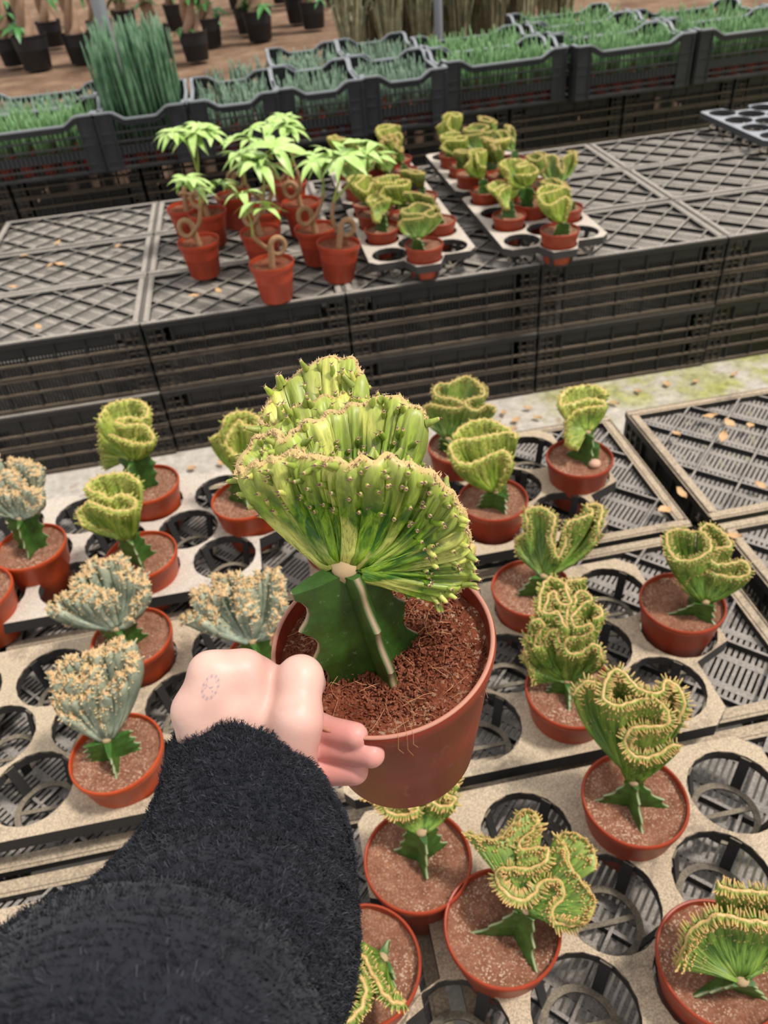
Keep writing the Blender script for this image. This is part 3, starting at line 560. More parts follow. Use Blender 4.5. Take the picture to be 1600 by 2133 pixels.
        CA += [(0, 1, tp)] * 4; CF += [(o, o + 1, o + 3), (o + 1, o + 2, o + 3), (o + 2, o, o + 3)]
    if CV: m.add(CV, CF, CA)

def rootstock_mesh(g, base, arms, r0, r1, mat, nm, seed, zb=.086, teeth=3, wid=.0028, curve=1.5):
    rg = np.random.default_rng(seed); NZ = 18; V = []; A = []; F = []; n = len(arms); R = n * 5
    base = np.array([*base, zb]); g = np.array(g, float) - np.array([0, 0, .001])
    ph = rg.uniform(0, 1, n)
    for i in range(NZ):
        f = i / (NZ - 1); c = base * (1 - f) + g * f; tw = .12 * f
        for k, an in enumerate(arms):
            an_, l0, l1 = (an if isinstance(an, tuple) else (an, 1, 1))
            rr = (r0 * l0 * (1 - f) ** curve + r1 * l1 * (1 - (1 - f) ** curve))
            saw = ((f * teeth + ph[k]) % 1.0); rr *= 1 + .28 * (abs(saw - .5) * 2) ** 2 - .1
            a = an_ + tw; d = np.array((math.cos(a), math.sin(a), 0)); sd = np.array((-d[1], d[0], 0)); 
            nxt = arms[(k + 1) % n]; nx = nxt[0] if isinstance(nxt, tuple) else nxt
            gap = (nx - an_) % (2 * math.pi); vd = an_ + gap / 2 + tw; vdir = np.array((math.cos(vd), math.sin(vd), 0))
            V += [c + d * rr * .6 - sd * wid * 1.25, c + d * rr * .96 - sd * wid * .6, c + d * rr, c + d * rr * .96 + sd * wid * .6, c + d * rr * .6 + sd * wid * 1.25]
            A += [(f, 0, 0), (f, 0, .5), (f, 0, 1), (f, 0, .5), (f, 0, 0)]
            V.append(c + vdir * min(.0065, rr * .45)); A.append((f, 0, 0))
    R = n * 6
    for i in range(NZ - 1):
        for k in range(R): F.append((i * R + k, i * R + (k + 1) % R, (i + 1) * R + (k + 1) % R, (i + 1) * R + k))
    F.append(tuple((NZ - 1) * R + k for k in range(R)))
    m = MB(); m.add(V, F, A); return m.mesh(nm, mat, True, 45)

POT_R, POT_H, POT_RB = .0595, .100, .0425
PM_ORANGE = pot_mesh(POT_R, POT_H, POT_RB, m_pot_orange, 'pot_orange'); PM_RED = pot_mesh(POT_R, POT_H, POT_RB, m_pot, 'pot_terracotta')
SOILS = [soil_mesh(.0565, .089, m_soil, 'soil', k) for k in range(4)]
CRESTS = {}; ROOTS = {}; SCARS = {}
STY = dict(lime=(m_crest_lime, dict(th=.0048, ds=.0018, pitch=.0037, levels=((.55, .3), (.72, .5), (.86, .9), (.97, 1.1)), tl_=.0058, tr_=.00125, chips=2.0, ncone=4, chipl=.0030, ruffle=.0014, side_w=1.0, tub_tan=.45, tipv=.64)),
           green=(m_crest_green, dict(th=.0040, ds=.0016, pitch=.0031, levels=((.5, .25), (.68, .35), (.84, .5), (.95, .9), (1.0, 1.0)), tl_=.0056, tr_=.0011, chips=2.6, ncone=4, tub_tan=.6, chipl=.0028, ruffle=.0008, side_w=1.2, tipv=.66, tub0=.12)),
           spiny=(m_crest_green, dict(th=.0040, ds=.0016, pitch=.0027, levels=((.62, .22), (.86, .6), (.96, .95), (1.0, 1.1)), tl_=.0070, tr_=.0012, chips=2.4, ncone=4, tub_tan=.55, chipl=.0026, ruffle=.0005, side_w=1.5, tipv=.66, tub0=.30, drop=.06)),
           grey=(m_crest_grey, dict(th=.0050, ds=.0018, pitch=.0042, levels=((.45, .4), (.62, .6), (.80, .8), (.92, .9), (1.0, 1.0)), tl_=.0052, tr_=.0016, chips=10.0, ncone=4, tub_tan=.55, chipl=.0060, ruffle=.0060, tipv=.66, tub0=.1)))
def build_crest(key, style):
    g, L = CREST[key]; mat, kw = STY[style]; rg = np.random.default_rng(hash(key) % 1 + ord(key[0])); m = MB()
    for lb in L: crest_build(m, np.array(lb) / 1000, np.array(g) / 1000, rng=rg, **kw)
    CRESTS[key] = m.mesh('crest_' + style, mat, True)
    s = MB(); s.lathe([(.0004, -.003), (.0060, -.003), (.0070, 0), (.0060, .003), (.0004, .0035)], 12); SCARS[key] = s.mesh('graft_joint', m_scar, True)
def cactus(key, x, y, label, potm, arms, group, rot=0, scale=1.0, base=None, z=TOP, rk=None, r0=.026, r1=.015, tiltx=0):
    t = thing('potted_crested_cactus', label, 'cactus', (x, y, z + .0045), (0, tiltx, rot), group); t.scale = (scale,) * 3
    obj('pot', potm, t); obj('soil', SOILS[int(abs(x * 977 + y * 331)) % 4], t)
    if key:
        g = np.array(CREST[key][0]) / 1000
        if key not in ROOTS or arms is not None:
            ROOTS[key] = rootstock_mesh(g, base if base is not None else (g[0] * .6, g[1] * .5), arms, r0, r1, m_root, 'rootstock', ord(key[0]))
        obj('rootstock', ROOTS[key], t); c = obj('crest', CRESTS[key], t); obj('graft_joint', SCARS[key], t, loc=tuple(g))
    return t
styles = dict(a='lime', b='lime', c='lime', d='green', e='lime', f='lime', g='green', h='green', i='green', j='spiny', k='spiny', l='spiny', m='spiny', p='grey', r='grey', s='grey', t='grey')
for k, v in styles.items(): build_crest(k, v)
GC = 'green crested cacti on the front bench'; GG = 'grey crested cacti on the front bench'
pi = math.pi
FR = [('a', -.297, 1.205, 'tall lime green crested cactus leaning left off a broad green rootstock', PM_ORANGE, [-.1, 2.6, 4.3], GC),
      ('b', -.295, 1.005, 'coiled lime green crested cactus in front of the tallest one at left', PM_ORANGE, [.5, 2.9, 5.0], GC),
      ('c', -.118, 1.110, 'yellow green crested cactus half hidden behind the left side of the held plant', PM_ORANGE, [.7, 2.8, 4.9], GC),
      ('d', .290, 1.160, 'dark green crested cactus with a smooth cloverleaf ridge, right behind the held plant', PM_RED, [.5, 2.6, 4.6], GC),
      ('e', .305, .990, 'layered bright green crested cactus between the held plant and the tray edge', PM_RED, [.3, 3.1, 5.1], GC),
      ('f', .488, 1.062, 'lime crested cactus with a cut stump and a pebble in its pot', PM_RED, [.4, 2.5, 4.9], GC),
      ('g', .300, .772, 'green crested cactus shaped like a V fan, right of the held pot', PM_RED, [.3, 3.0, 5.0], GC),
      ('h', .498, .690, 'green crested cactus with a round tan ring on top, rightmost of its tray', PM_RED, [3.0, 5.2, 1.2], GC),
      ('i', .290, .581, 'densely ruffled green crested cactus sitting low on its pot, right of the held pot', PM_RED, [.6, 2.8, 4.4], GC),
      ('j', .305, .421, 'spiny green crested cactus with three splayed rootstock legs, big lower right tray', PM_RED, [2.9, 4.6, 5.9], GC),
      ('k', .046, .406, 'spiny crested cactus partly under the base of the held pot', PM_RED, [.2, 2.8, 4.7], GC),
      ('l', .116, .319, 'spiny meandering crested cactus hanging out over the right of its pot, bottom centre', PM_RED, [3.0, 4.85, 1.0], GC),
      ('m', .312, .243, 'green and yellow crested cactus cut off by the bottom right corner', PM_RED, [3.3, 5.6, 1.2], GC),
      ('p', -.487, 1.078, 'pale blue grey crested cactus at the left edge of the photo', PM_ORANGE, [.1, 2.8, 4.6], GG),
      ('r', -.297, .821, 'sandy grey fan shaped crested cactus in the middle of the left side', PM_ORANGE, [.4, 2.9, 5.0], GG),
      ('t', -.302, .624, 'sandy grey crested cactus nearest the black sleeve, with a broad dark toothed rootstock', PM_ORANGE, [.1, 3.2, 4.8], GG),
      ('s', -.100, .735, 'sandy grey crested cactus just behind the back of the hand', PM_ORANGE, [.2, 2.9, 4.7], GG)]
SPLAY = dict(j=(.046, .010), l=(.044, .014), m=(.042, .012), h=(.036, .016), k=(.030, .018), t=(.034, .028), a=(.024, .034), r=(.030, .024), g=(.034, .020), p=(.026, .028), e=(.032, .024))
CACT = {}
for key, x, y, lab, pm, arms, grp in FR:
    r0, r1 = SPLAY.get(key, (.030, .019))
    CACT[key] = cactus(key, x, y, lab, pm, arms, grp, r0=r0, r1=r1)
m = MB(); m.lathe([(.0004, .0), (.0125, .0), (.0120, .030), (.0105, .0325), (.0004, .031)], 14); obj('cut_stump', m.mesh('cut_stump', m_root, True, 40), CACT['f'], loc=(.026, .006, .085))
m = MB(); m.lathe([(.0004, -.006), (.007, -.004), (.0115, .001), (.0100, .006), (.005, .0085), (.0004, .009)], 12); st = obj('pebble', m.mesh('pebble', NT('pebble_stone', .8).col(lin('c9a08a')).m, True))
st.location = (.488 + .022, 1.062 - .018, TOP + .0045 + .090); tag(st, 'small pinkish pebble on the soil beside the cut stump', 'pebble')
cactus('d', -.030, .314, 'crested cactus in a pot mostly hidden by the right edge of the sleeve', PM_RED, None, GC, rot=2.6, scale=.98)
cactus('k', -.560, .985, 'orange pot cactus at the left edge, in front of the blue grey one', PM_ORANGE, None, GC, rot=2.2)
cactus('m', -.617, 1.110, 'orange pot cactus at the left edge, behind the blue grey one', PM_ORANGE, None, GC, rot=1.9)
cactus('k', .026, .978, 'cactus in a pot almost wholly behind the held plant', PM_RED, None, GC, rot=.5)

# small cacti on the back bench, built on the same crests turned and resized
def bp(tr, row, i):
    cx, cy = BT[tr]; loc = HOLES[{'A': 0, 'C': 4, 'B': 8}[row] + i]; return cx + loc[1], cy - loc[0]
rows_w = {'C': 'left column', 'B': 'middle column', 'A': 'right column'}
tr_w = {'B1': 'left front tray', 'B2': 'left rear tray', 'B3': 'right front tray', 'B4': 'right rear tray'}
look = dict(a='tall lime', b='coiled lime', c='yellow green', d='cloverleaf green', e='layered lime', f='folded lime', g='fan shaped green', h='ring topped green', j='lobed green', k='low lobed green')
place = [('B1', 'B', 3, 'd', .4), ('B1', 'C', 2, 'f', .2), ('B1', 'A', 2, 'g', 2.6), ('B1', 'C', 1, 'e', 1.0), ('B1', 'B', 1, 'b', .6), ('B1', 'A', 0, 'h', 2.2), ('B1', 'C', 0, 'k', .3), ('B1', 'B', 0, 'd', 1.6),
         ('B2', 'C', 1, 'e', 2.0), ('B2', 'B', 2, 'h', .9), ('B2', 'A', 2, 'j', 1.3), ('B2', 'C', 3, 'd', .3), ('B2', 'A', 1, 'e', .5), ('B2', 'B', 1, 'd', 2.8),
         ('B3', 'B', 3, 'e', .3), ('B3', 'C', 2, 'f', .7), ('B3', 'A', 2, 'd', 1.9), ('B3', 'C', 0, 'c', .8), ('B3', 'B', 0, 'e', 2.4), ('B3', 'A', 1, 'g', .3), ('B3', 'A', 0, 'h', .6), ('B3', 'B', 1, 'a', .8),
         ('B4', 'C', 2, 'b', .4), ('B4', 'C', 1, 'c', .2), ('B4', 'B', 3, 'j', 2.0), ('B4', 'B', 1, 'd', .5), ('B4', 'A', 0, 'h', 1.4), ('B4', 'A', 2, 'g', 1.1), ('B4', 'C', 3, 'd', 2.9), ('B4', 'B', 2, 'e', 3.3)]
posw = ['farthest', 'third', 'second', 'nearest']
for tr, row, i, key, rot in place:
    x, y = bp(tr, row, i)
    cactus(key, x, y, 'small %s crested cactus, %s in the %s of the %s' % (look[key], posw[i], rows_w[row], tr_w[tr]), PM_RED, None, 'small crested cacti on the back bench', rot=rot, scale=.92 * (.96 + .08 * (i % 2)))

# ================================================================ THE HELD PLANT
O = np.array(HELD['O']); UP = nrm(np.array((-.062, -.045, 1.0)))
HR, HH, HB = .0590, .1060, .0430
held = thing('potted_crested_cactus', 'large variegated yellow and green crested cactus in the big pot held by the hand', 'cactus', tuple(O - UP * HH))
qrot = Vector((0, 0, 1)).rotation_difference(Vector(UP)); held.rotation_mode = 'QUATERNION'; held.rotation_quaternion = qrot
HM = np.array(qrot.to_matrix()); toL = lambda p: (np.asarray(p, float) - (O - UP * HH)) @ HM
obj('pot', pot_mesh(HR, HH, HB, m_pot_held, 'held_pot', n=96, lip=.002), held)
SZ = .0935
m = MB(); m.lathe([(HR - .0022, HH - .0004), (HR - .0018, HH + .0003), (HR - .0006, HH + .0004), (HR + .0001, HH - .0001), (HR + .0001, HH - .0006)], 96); obj('rim_edge', m.mesh('held_rim_edge', NT('worn_rim', .6).col(lin('b9806c')).m, True), held, label='pale worn rim edge')
obj('soil', soil_mesh(.0560, SZ, m_soil_held, 'held_soil', 11, .0016, 90, 40), held)
rg = np.random.default_rng(5); m = MB()
for k in range(4200):
    q = .0545 * math.sqrt(rg.random()); a = rg.uniform(0, 6.283); c = np.array((q * math.cos(a), q * math.sin(a), SZ + .0022 * (q / .056) ** 2 - .001 + rg.uniform(0, .0014)))
    ax = nrm(rg.normal(0, 1, 3)); e1 = nrm(np.cross(ax, rg.normal(0, 1, 3))); e2 = np.cross(ax, e1); sz = np.array((rg.uniform(.0010, .0034), rg.uniform(.0005, .0014), rg.uniform(.0005, .0012)))
    m.box(c, sz, (ax, e1, e2))
obj('soil_crumbs', m.mesh('soil_crumbs', m_crumb), held, kind='stuff')
m = MB()
for k in range(70):
    q = .053 * math.sqrt(rg.random()); a = rg.uniform(0, 6.283); c = np.array((q * math.cos(a), q * math.sin(a), SZ + .0025)); d = rg.uniform(0, 6.28); L = rg.uniform(.006, .018); b = rg.normal(0, .6)
    m.tube([c + np.array((math.cos(d + b * f) * L * f, math.sin(d + b * f) * L * f, .0022 * math.sin(3.1 * f) * rg.uniform(.3, 1.4))) for f in (0, .33, .66, 1)], .00016, 3, cap=False)
for a, L in ((-1.62, .012), (-1.55, .016), (-1.5, .010)):
    p = np.array((HR * math.cos(a), HR * math.sin(a), HH + .0004)); o = np.array((math.cos(a), math.sin(a), 0))
    m.tube([p - o * .01, p + o * .001, p + o * .003 - np.array((.001, 0, L * .5)), p + o * .0022 - np.array((-.001, 0, L))], .00016, 3, cap=False)
obj('coir_fibres', m.mesh('coir_fibres', m_fibre), held, kind='stuff')
gH = toL(HELD['g'])
m = MB(); rg = np.random.default_rng(21)
crest_build(m, toL(np.array(HELD['L'][0])), gH, th=.0048, ds=.0011, pitch=.0040, levels=((.62, .8), (.80, 1.0), (.97, 1.0)), tl_=.0062, tr_=.0016, rng=rg, nt=14, chips=3.4, drop=.34, wob=1.0, upw=.5, spines=True, bulge=.05, side_w=.8, ncone=6, stem=.0085, chipl=.0030, tub_tan=.12, ruffle=.0013)
cr_o = obj('crest', m.mesh('held_crest', m_crest_held, True), held)
obj('rootstock', rootstock_mesh(gH + np.array((0, 0, .002)), (gH[0] + .006, gH[1] - .012), [(3.35, 1.35, 1.5), (4.95, .95, .6), (.45, 1.0, 1.05)], .0235, .0185, m_root_held, 'held_rootstock', 3, SZ - .004, 3, .0034, .9), held)
m = MB(); m.lathe([(.0004, -.005), (.0070, -.005), (.0082, -.001), (.0068, .004), (.0004, .0045)], 20); obj('graft_joint', m.mesh('held_graft', m_scar, True), held, loc=tuple(gH))

# ================================================================ PERSON: hand (one continuous skin) and sleeve
def capsules(P, segs, k):
    D = None
    for chain in segs:
        for (a, ra), (b, rb) in zip(chain[:-1], chain[1:]):
            a = np.array(a); b = np.array(b); ba = b - a; h = np.clip(((P - a) @ ba) / (ba @ ba), 0, 1)
            d = np.linalg.norm(P - a - h[..., None] * ba, axis=-1) - (ra + (rb - ra) * h)
            D = d if D is None else smin(D, d, k)
    return D
def smin(a, b, k):
    h = np.clip(.5 + .5 * (b - a) / k, 0, 1); return b * (1 - h) + a * h - k * h * (1 - h)
def surface_nets(D, lo, h):
    S = D < 0; nx, ny, nz = D.shape
    acc = np.zeros((nx - 1, ny - 1, nz - 1, 3)); cnt = np.zeros((nx - 1, ny - 1, nz - 1))
    idx = np.stack(np.meshgrid(np.arange(nx), np.arange(ny), np.arange(nz), indexing='ij'), -1).astype(np.float32)
    cross = {}
    for ax in range(3):
        sl0 = [slice(None)] * 3; sl1 = [slice(None)] * 3; sl0[ax] = slice(0, -1); sl1[ax] = slice(1, None)
        a, b = D[tuple(sl0)], D[tuple(sl1)]; X = (a < 0) != (b < 0); cross[ax] = (X, a < 0)
        e = np.argwhere(X); t = (a[X] / (a[X] - b[X])); p = e.astype(float); p[:, ax] += t
        o = [k for k in range(3) if k != ax]
        for da in (0, 1):
            for db in (0, 1):
                c = e.copy(); c[:, o[0]] -= da; c[:, o[1]] -= db
                ok = np.all(c >= 0, 1) & (c[:, 0] < nx - 1) & (c[:, 1] < ny - 1) & (c[:, 2] < nz - 1)
                np.add.at(acc, tuple(c[ok].T), p[ok]); np.add.at(cnt, tuple(c[ok].T), 1)
    ids = -np.ones(cnt.shape, int); M = cnt > 0; ids[M] = np.arange(M.sum()); V = acc[M] / cnt[M][:, None] * h + lo
    F = []
    for ax in range(3):
        X, neg = cross[ax]; e = np.argwhere(X); ng = neg[X]; o = [k for k in range(3) if k != ax]
        ok = (e[:, o[0]] > 0) & (e[:, o[1]] > 0) & (e[:, o[0]] < cnt.shape[o[0]]) & (e[:, o[1]] < cnt.shape[o[1]]); e = e[ok]; ng = ng[ok]
        q = []
        for da, db in ((0, 0), (1, 0), (1, 1), (0, 1)):
            c = e.copy(); c[:, o[0]] -= da; c[:, o[1]] -= db; q.append(ids[tuple(c.T)])
        q = np.stack(q, 1); flip = ng if ax != 1 else ~ng; q[~flip] = q[~flip][:, ::-1]; F.append(q)
    return V, np.concatenate(F)

pts = np.array([p[0] for k, v in HAND.items() for p in (sum(v, []) if k == 'palm' else v)])
lo = pts.min(0) - .03; hi = pts.max(0) + .03; hstep = .00115
gx = [np.arange(lo[k], hi[k], hstep) for k in range(3)]
P = np.stack(np.meshgrid(*gx, indexing='ij'), -1)
palm = capsules(P, HAND['palm'], .0042)
D = palm
fing = None
for f in ('index', 'middle', 'ring', 'little'):
    d = capsules(P, [HAND[f]], .0030); fing = d if fing is None else smin(fing, d, .0006)
D = smin(palm, capsules(P, [HAND['thumb']], .006), .0065); D = smin(D, fing, .0018)
V, F = surface_nets(D, lo, hstep)
for it in range(4):                                      # relax the skin
    acc = np.zeros_like(V); c = np.zeros(len(V))
    for k in range(4):
        a, b = F[:, k], F[:, (k + 1) % 4]; np.add.at(acc, a, V[b]); np.add.at(acc, b, V[a]); np.add.at(c, a, 1); np.add.at(c, b, 1)
    V = V * .45 + acc / c[:, None] * .55

def skin_mat():
    M = NT('pale_skin', .46, .35); p = M.pos(); n = M.noise(p, 45, 4); n2 = M.noise(p, 700, 3, .6); n3 = M.noise(M.scale(p, (1, 1, 2.4)), 260, 3)
    c = M.mix(M.ramp(n, (.35, 0.0), (.65, 1.0)), lin('d9a996'), lin('e3b9a6'))
    tip = np.mean([HAND[f][-1][0] for f in ('index', 'middle', 'ring')], 0)
    dist = M.nd('ShaderNodeVectorMath', {0: p, 1: tuple(tip)}, operation='DISTANCE').outputs['Value']
    c = M.mix(M.ramp(dist, (.016, .8), (.052, 0.0)), c, lin('d98a7c'))
    kn = HAND['index'][0][0]; dk = M.nd('ShaderNodeVectorMath', {0: p, 1: tuple(kn)}, operation='DISTANCE').outputs['Value']
    c = M.mix(M.ramp(dk, (.008, .35), (.028, 0.0)), c, lin('d09284'))
    s0, s1, s2 = (np.array(s) for s in STAMP); e1 = nrm(s1 - s0); e2 = nrm((s2 - s0) - e1 * ((s2 - s0) @ e1))
    rel = M.nd('ShaderNodeVectorMath', {0: p, 1: tuple(s0)}, operation='SUBTRACT').outputs[0]
    u = M.math('DIVIDE', M.nd('ShaderNodeVectorMath', {0: rel, 1: tuple(e1)}, operation='DOT_PRODUCT').outputs['Value'], .0052)
    v = M.math('DIVIDE', M.nd('ShaderNodeVectorMath', {0: rel, 1: tuple(e2)}, operation='DOT_PRODUCT').outputs['Value'], .0032)
    r = M.math('SQRT', M.math('ADD', M.math('MULTIPLY', u, u), M.math('MULTIPLY', v, v)))
    ring = M.ramp(M.math('ABSOLUTE', M.math('SUBTRACT', r, 1.0)), (.10, 1.0), (.24, 0.0))
    dash = M.ramp(M.math('SINE', M.math('MULTIPLY', M.math('ARCTAN2', v, u), 11.0)), (.25, .35), (.6, 1.0))
    dots = M.math('MULTIPLY', M.ramp(M.noise(p, 620, 2), (.55, 0.0), (.62, 1.0)), M.ramp(r, (.72, 1.0), (.85, 0.0)))
    ink = M.math('MULTIPLY', M.math('MAXIMUM', M.math('MULTIPLY', ring, dash), dots), .42)
    c = M.mix(M.math('MULTIPLY', M.ramp(r, (1.0, .12), (1.5, 0.0)), 1.0), c, lin('9a94b0'))
    M.col(M.mix(ink, c, lin('5b6684')))
    M.b.inputs['Subsurface Weight'].default_value = .2; M.b.inputs['Subsurface Radius'].default_value = (.006, .0025, .0015); M.b.inputs['Subsurface Scale'].default_value = .5
    M.bump(M.math('ADD', M.math('MULTIPLY', n2, .5), n3), .10, .0008); return M.m
me = bpy.data.meshes.new('hand_skin'); me.from_pydata(V.tolist(), [], F.tolist()); me.materials.append(skin_mat()); me.polygons.foreach_set('use_smooth', [True] * len(F)); me.update()
person = obj('person', me); tag(person, 'left hand and forearm in a black fleece sleeve, gripping the rim of the big pot', 'person')
# finger nails, seen edge-on at the tips
nail_m = NT('finger_nail', .3, .5).col(lin('e9b7ab')).m
vd = np.array(VIEW_DIR)
for f in ('middle', 'ring'):
    (b, rb), (a, ra) = HAND[f][-2], HAND[f][-1]; a = np.array(a); b = np.array(b); d = nrm(a - b); s = nrm(np.cross(d, vd)); out = np.cross(s, d)
    out = out if out @ vd > 0 else -out                  # the nail is on the side turned away, against the pot
    m = MB(); V2 = []; F2 = []
    for i in range(6):
        for j in range(5):
            u = -.0065 + .0115 * i / 5; t = (j - 2) / 2 * .7
            V2.append(a + d * (u if i < 5 else u - .001 * abs(t)) + (out * math.cos(t) + s * math.sin(t)) * math.sqrt(max(0, (ra * 1.02) ** 2 - max(0, u) ** 2)))
    for i in range(5):
        for j in range(4): F2.append((i * 5 + j, i * 5 + j + 1, (i + 1) * 5 + j + 1, (i + 1) * 5 + j))
    m.add(V2, F2); obj('fingernail', m.mesh('fingernail', nail_m, True), person)

# sleeve
S = np.array(SLEEVE); cs, _ = catmull(S[:, :3], .002); tt = np.linspace(0, 1, len(cs))
hs = np.stack([np.interp(tt, np.linspace(0, 1, len(S)), S[:, 3 + k]) for k in range(3)], -1)
axd = nrm(np.gradient(cs, axis=0)); rad = np.linalg.norm(hs, axis=1); U = nrm(hs); W = nrm(np.cross(axd, U))
NS, NA = len(cs), 96; ang = np.arange(NA) * 2 * pi / NA
rg = np.random.default_rng(3)
def sn(x, y, k):
    v = np.zeros_like(x)
    r2 = np.random.default_rng(k)
    for q in range(9): w = r2.uniform(1.5, 7); v += np.sin(w * x + r2.uniform(0, 6) ) * np.cos(round(w * .7) * y + r2.uniform(0, 6)) / w
    return v
XX, YY = np.meshgrid(tt * 6, ang, indexing='ij')
R_ = rad[:, None] * (1 + .018 * sn(XX, YY, 4) + .007 * rg.normal(0, 1, (NS, NA)))
cuff = np.clip(tt / .03, 0, 1); R_ *= (.95 + .05 * cuff[:, None])
def spt(i, a, r): return cs[i] + np.asarray(r)[:, None] * (np.cos(a)[:, None] * U[i] + .93 * np.sin(a)[:, None] * W[i])
Vs = [spt(0, ang, R_[0] * .86) + axd[0] * k for k in (.022, .010)] + [spt(0, ang, R_[0] * .95) - axd[0] * .0022] + [spt(i, ang, R_[i]) for i in range(NS)]
m = MB(); NV = len(Vs)
m.add(np.concatenate(Vs), [(i * NA + j, i * NA + (j + 1) % NA, (i + 1) * NA + (j + 1) % NA, (i + 1) * NA + j) for i in range(NV - 1) for j in range(NA)])
M = NT('black_fleece', .95, .1); pn = M.noise(M.pos(), 180, 4); M.col(M.mix(pn, (.008, .009, .013, 1), (.024, .025, .034, 1))); M.b.inputs['Sheen Weight'].default_value = .15
m_fleece = M.m
sl = obj('sleeve', m.mesh('sleeve', m_fleece, True), person, label='black fuzzy fleece sleeve')
NF = 190000; ii = rg.integers(0, NS, NF); ii = np.minimum(ii, (NS * rg.random(NF) ** 1.15).astype(int)); aa = rg.uniform(0, 2 * pi, NF)
rr = R_[ii, (aa / (2 * pi) * NA).astype(int) % NA]
outd = np.cos(aa)[:, None] * U[ii] + np.sin(aa)[:, None] * W[ii]; base_ = cs[ii] + rr[:, None] * (np.cos(aa)[:, None] * U[ii] + .93 * np.sin(aa)[:, None] * W[ii])
tang = np.cross(axd[ii], outd); ca = sn(ii / NS * 70, aa * 9, 9) * 4 + rg.normal(0, 1.1, NF)
lay = np.cos(ca)[:, None] * axd[ii] + np.sin(ca)[:, None] * tang
ln = rg.uniform(.0022, .0055, NF)[:, None]; wv = nrm(np.cross(outd, lay)) * .00017
p0 = base_ - outd * .0006; p1 = base_ + outd * ln * .38 + lay * ln * .45; p2 = p1 + outd * ln * .10 * rg.uniform(-1.5, 2, NF)[:, None] + (np.cos(ca + 1.3)[:, None] * axd[ii] + np.sin(ca + 1.3)[:, None] * tang) * ln * .5
VV = np.stack([p0 - wv, p0 + wv, p1 + wv * .8, p1 - wv * .8, p2], 1).reshape(-1, 3); kk = np.arange(NF) * 5
FF = [(a, a + 1, a + 2, a + 3) for a in kk.tolist()] + [(a + 3, a + 2, a + 4) for a in kk.tolist()]
me = bpy.data.meshes.new('fleece_pile'); me.from_pydata(VV.tolist(), [], FF)
M = NT('black_fleece_fibre', .8, .25); at = M.nd('ShaderNodeAttribute', attribute_name='shade').outputs['Fac']; M.col(M.ramp(at, (0.0, (.006, .007, .010, 1)), (.8, (.028, .030, .040, 1)), (1.0, (.065, .066, .08, 1))))
me.materials.append(M.m); at = me.attributes.new('shade', 'FLOAT', 'POINT'); at.data.foreach_set('value', np.repeat(rg.random(NF) ** 1.5, 5).astype(np.float32)); me.update()
obj('fleece_pile', me, sl, kind='stuff')

# ================================================================ MONEY TREES
def leaflet(m, o, d, L, w, droop, nseg=6):
    d = nrm(np.array(d, float)); s = nrm(np.cross(d, (0, 0, 1.0))); up = np.cross(s, d); V = []; F = []
    for i in range(nseg + 1):
        f = i / nseg; c = np.array(o) + d * L * f + np.array((0, 0, -droop * L * f * f)); ww = w * (math.sin(math.pi * min(1, f * 1.02 + .0) ** .85) ** .9 if 0 < f < 1 else .03)
        V += [c - s * ww + up * ww * .25, c, c + s * ww + up * ww * .25]
    for i in range(nseg):
        a = i * 3; F += [(a, a + 1, a + 4, a + 3), (a + 1, a + 2, a + 5, a + 4)]
    m.add(V, F)
def palmate(nl, L, seed, mat, nm, droop=.35, w=.16):
    r = np.random.default_rng(seed); m = MB()
    for k in range(nl):
        a = 2 * pi * k / nl + r.uniform(-.2, .2) if nl > 5 else -1.9 + 3.8 * k / (nl - 1)
        l = L * r.uniform(.75, 1.1); leaflet(m, (0, 0, 0), (math.cos(a), math.sin(a), r.uniform(.05, .35)), l, l * w, droop * r.uniform(.6, 1.5))
    m_ = m.mesh(nm, mat, True); return m_
LEAVES = [palmate(5, .085, 1, m_leaf, 'palmate_leaf'), palmate(6, .075, 2, m_leaf, 'palmate_leaf', .5), palmate(5, .105, 3, m_leaf, 'palmate_leaf', .45), palmate(7, .080, 4, m_leaf, 'palmate_leaf', .6)]
MPOT = pot_mesh(.0655, .112, .0465, m_pot_money, 'money_tree_pot', band=.020); MSOIL = soil_mesh(.061, .098, m_soil_held, 'money_tree_soil', 3)
mlab = ['at front left, its loop of trunk leaning over the left rim', 'nearest the bench edge in the palest pot, with a curled trunk', 'in the tilted pot nearest the cactus trays', 'in the middle of its group with one large drooping leaf',
        'just behind the tilted pot, with a crooked trunk', 'with tall leaves reaching left, at the left of its group', 'at the back of its group, left of centre', 'behind the big drooping leaf in the centre', 'with leaves held high, two behind the tilted pot', 'at the very back right of its group', 'at the back left corner of its group']
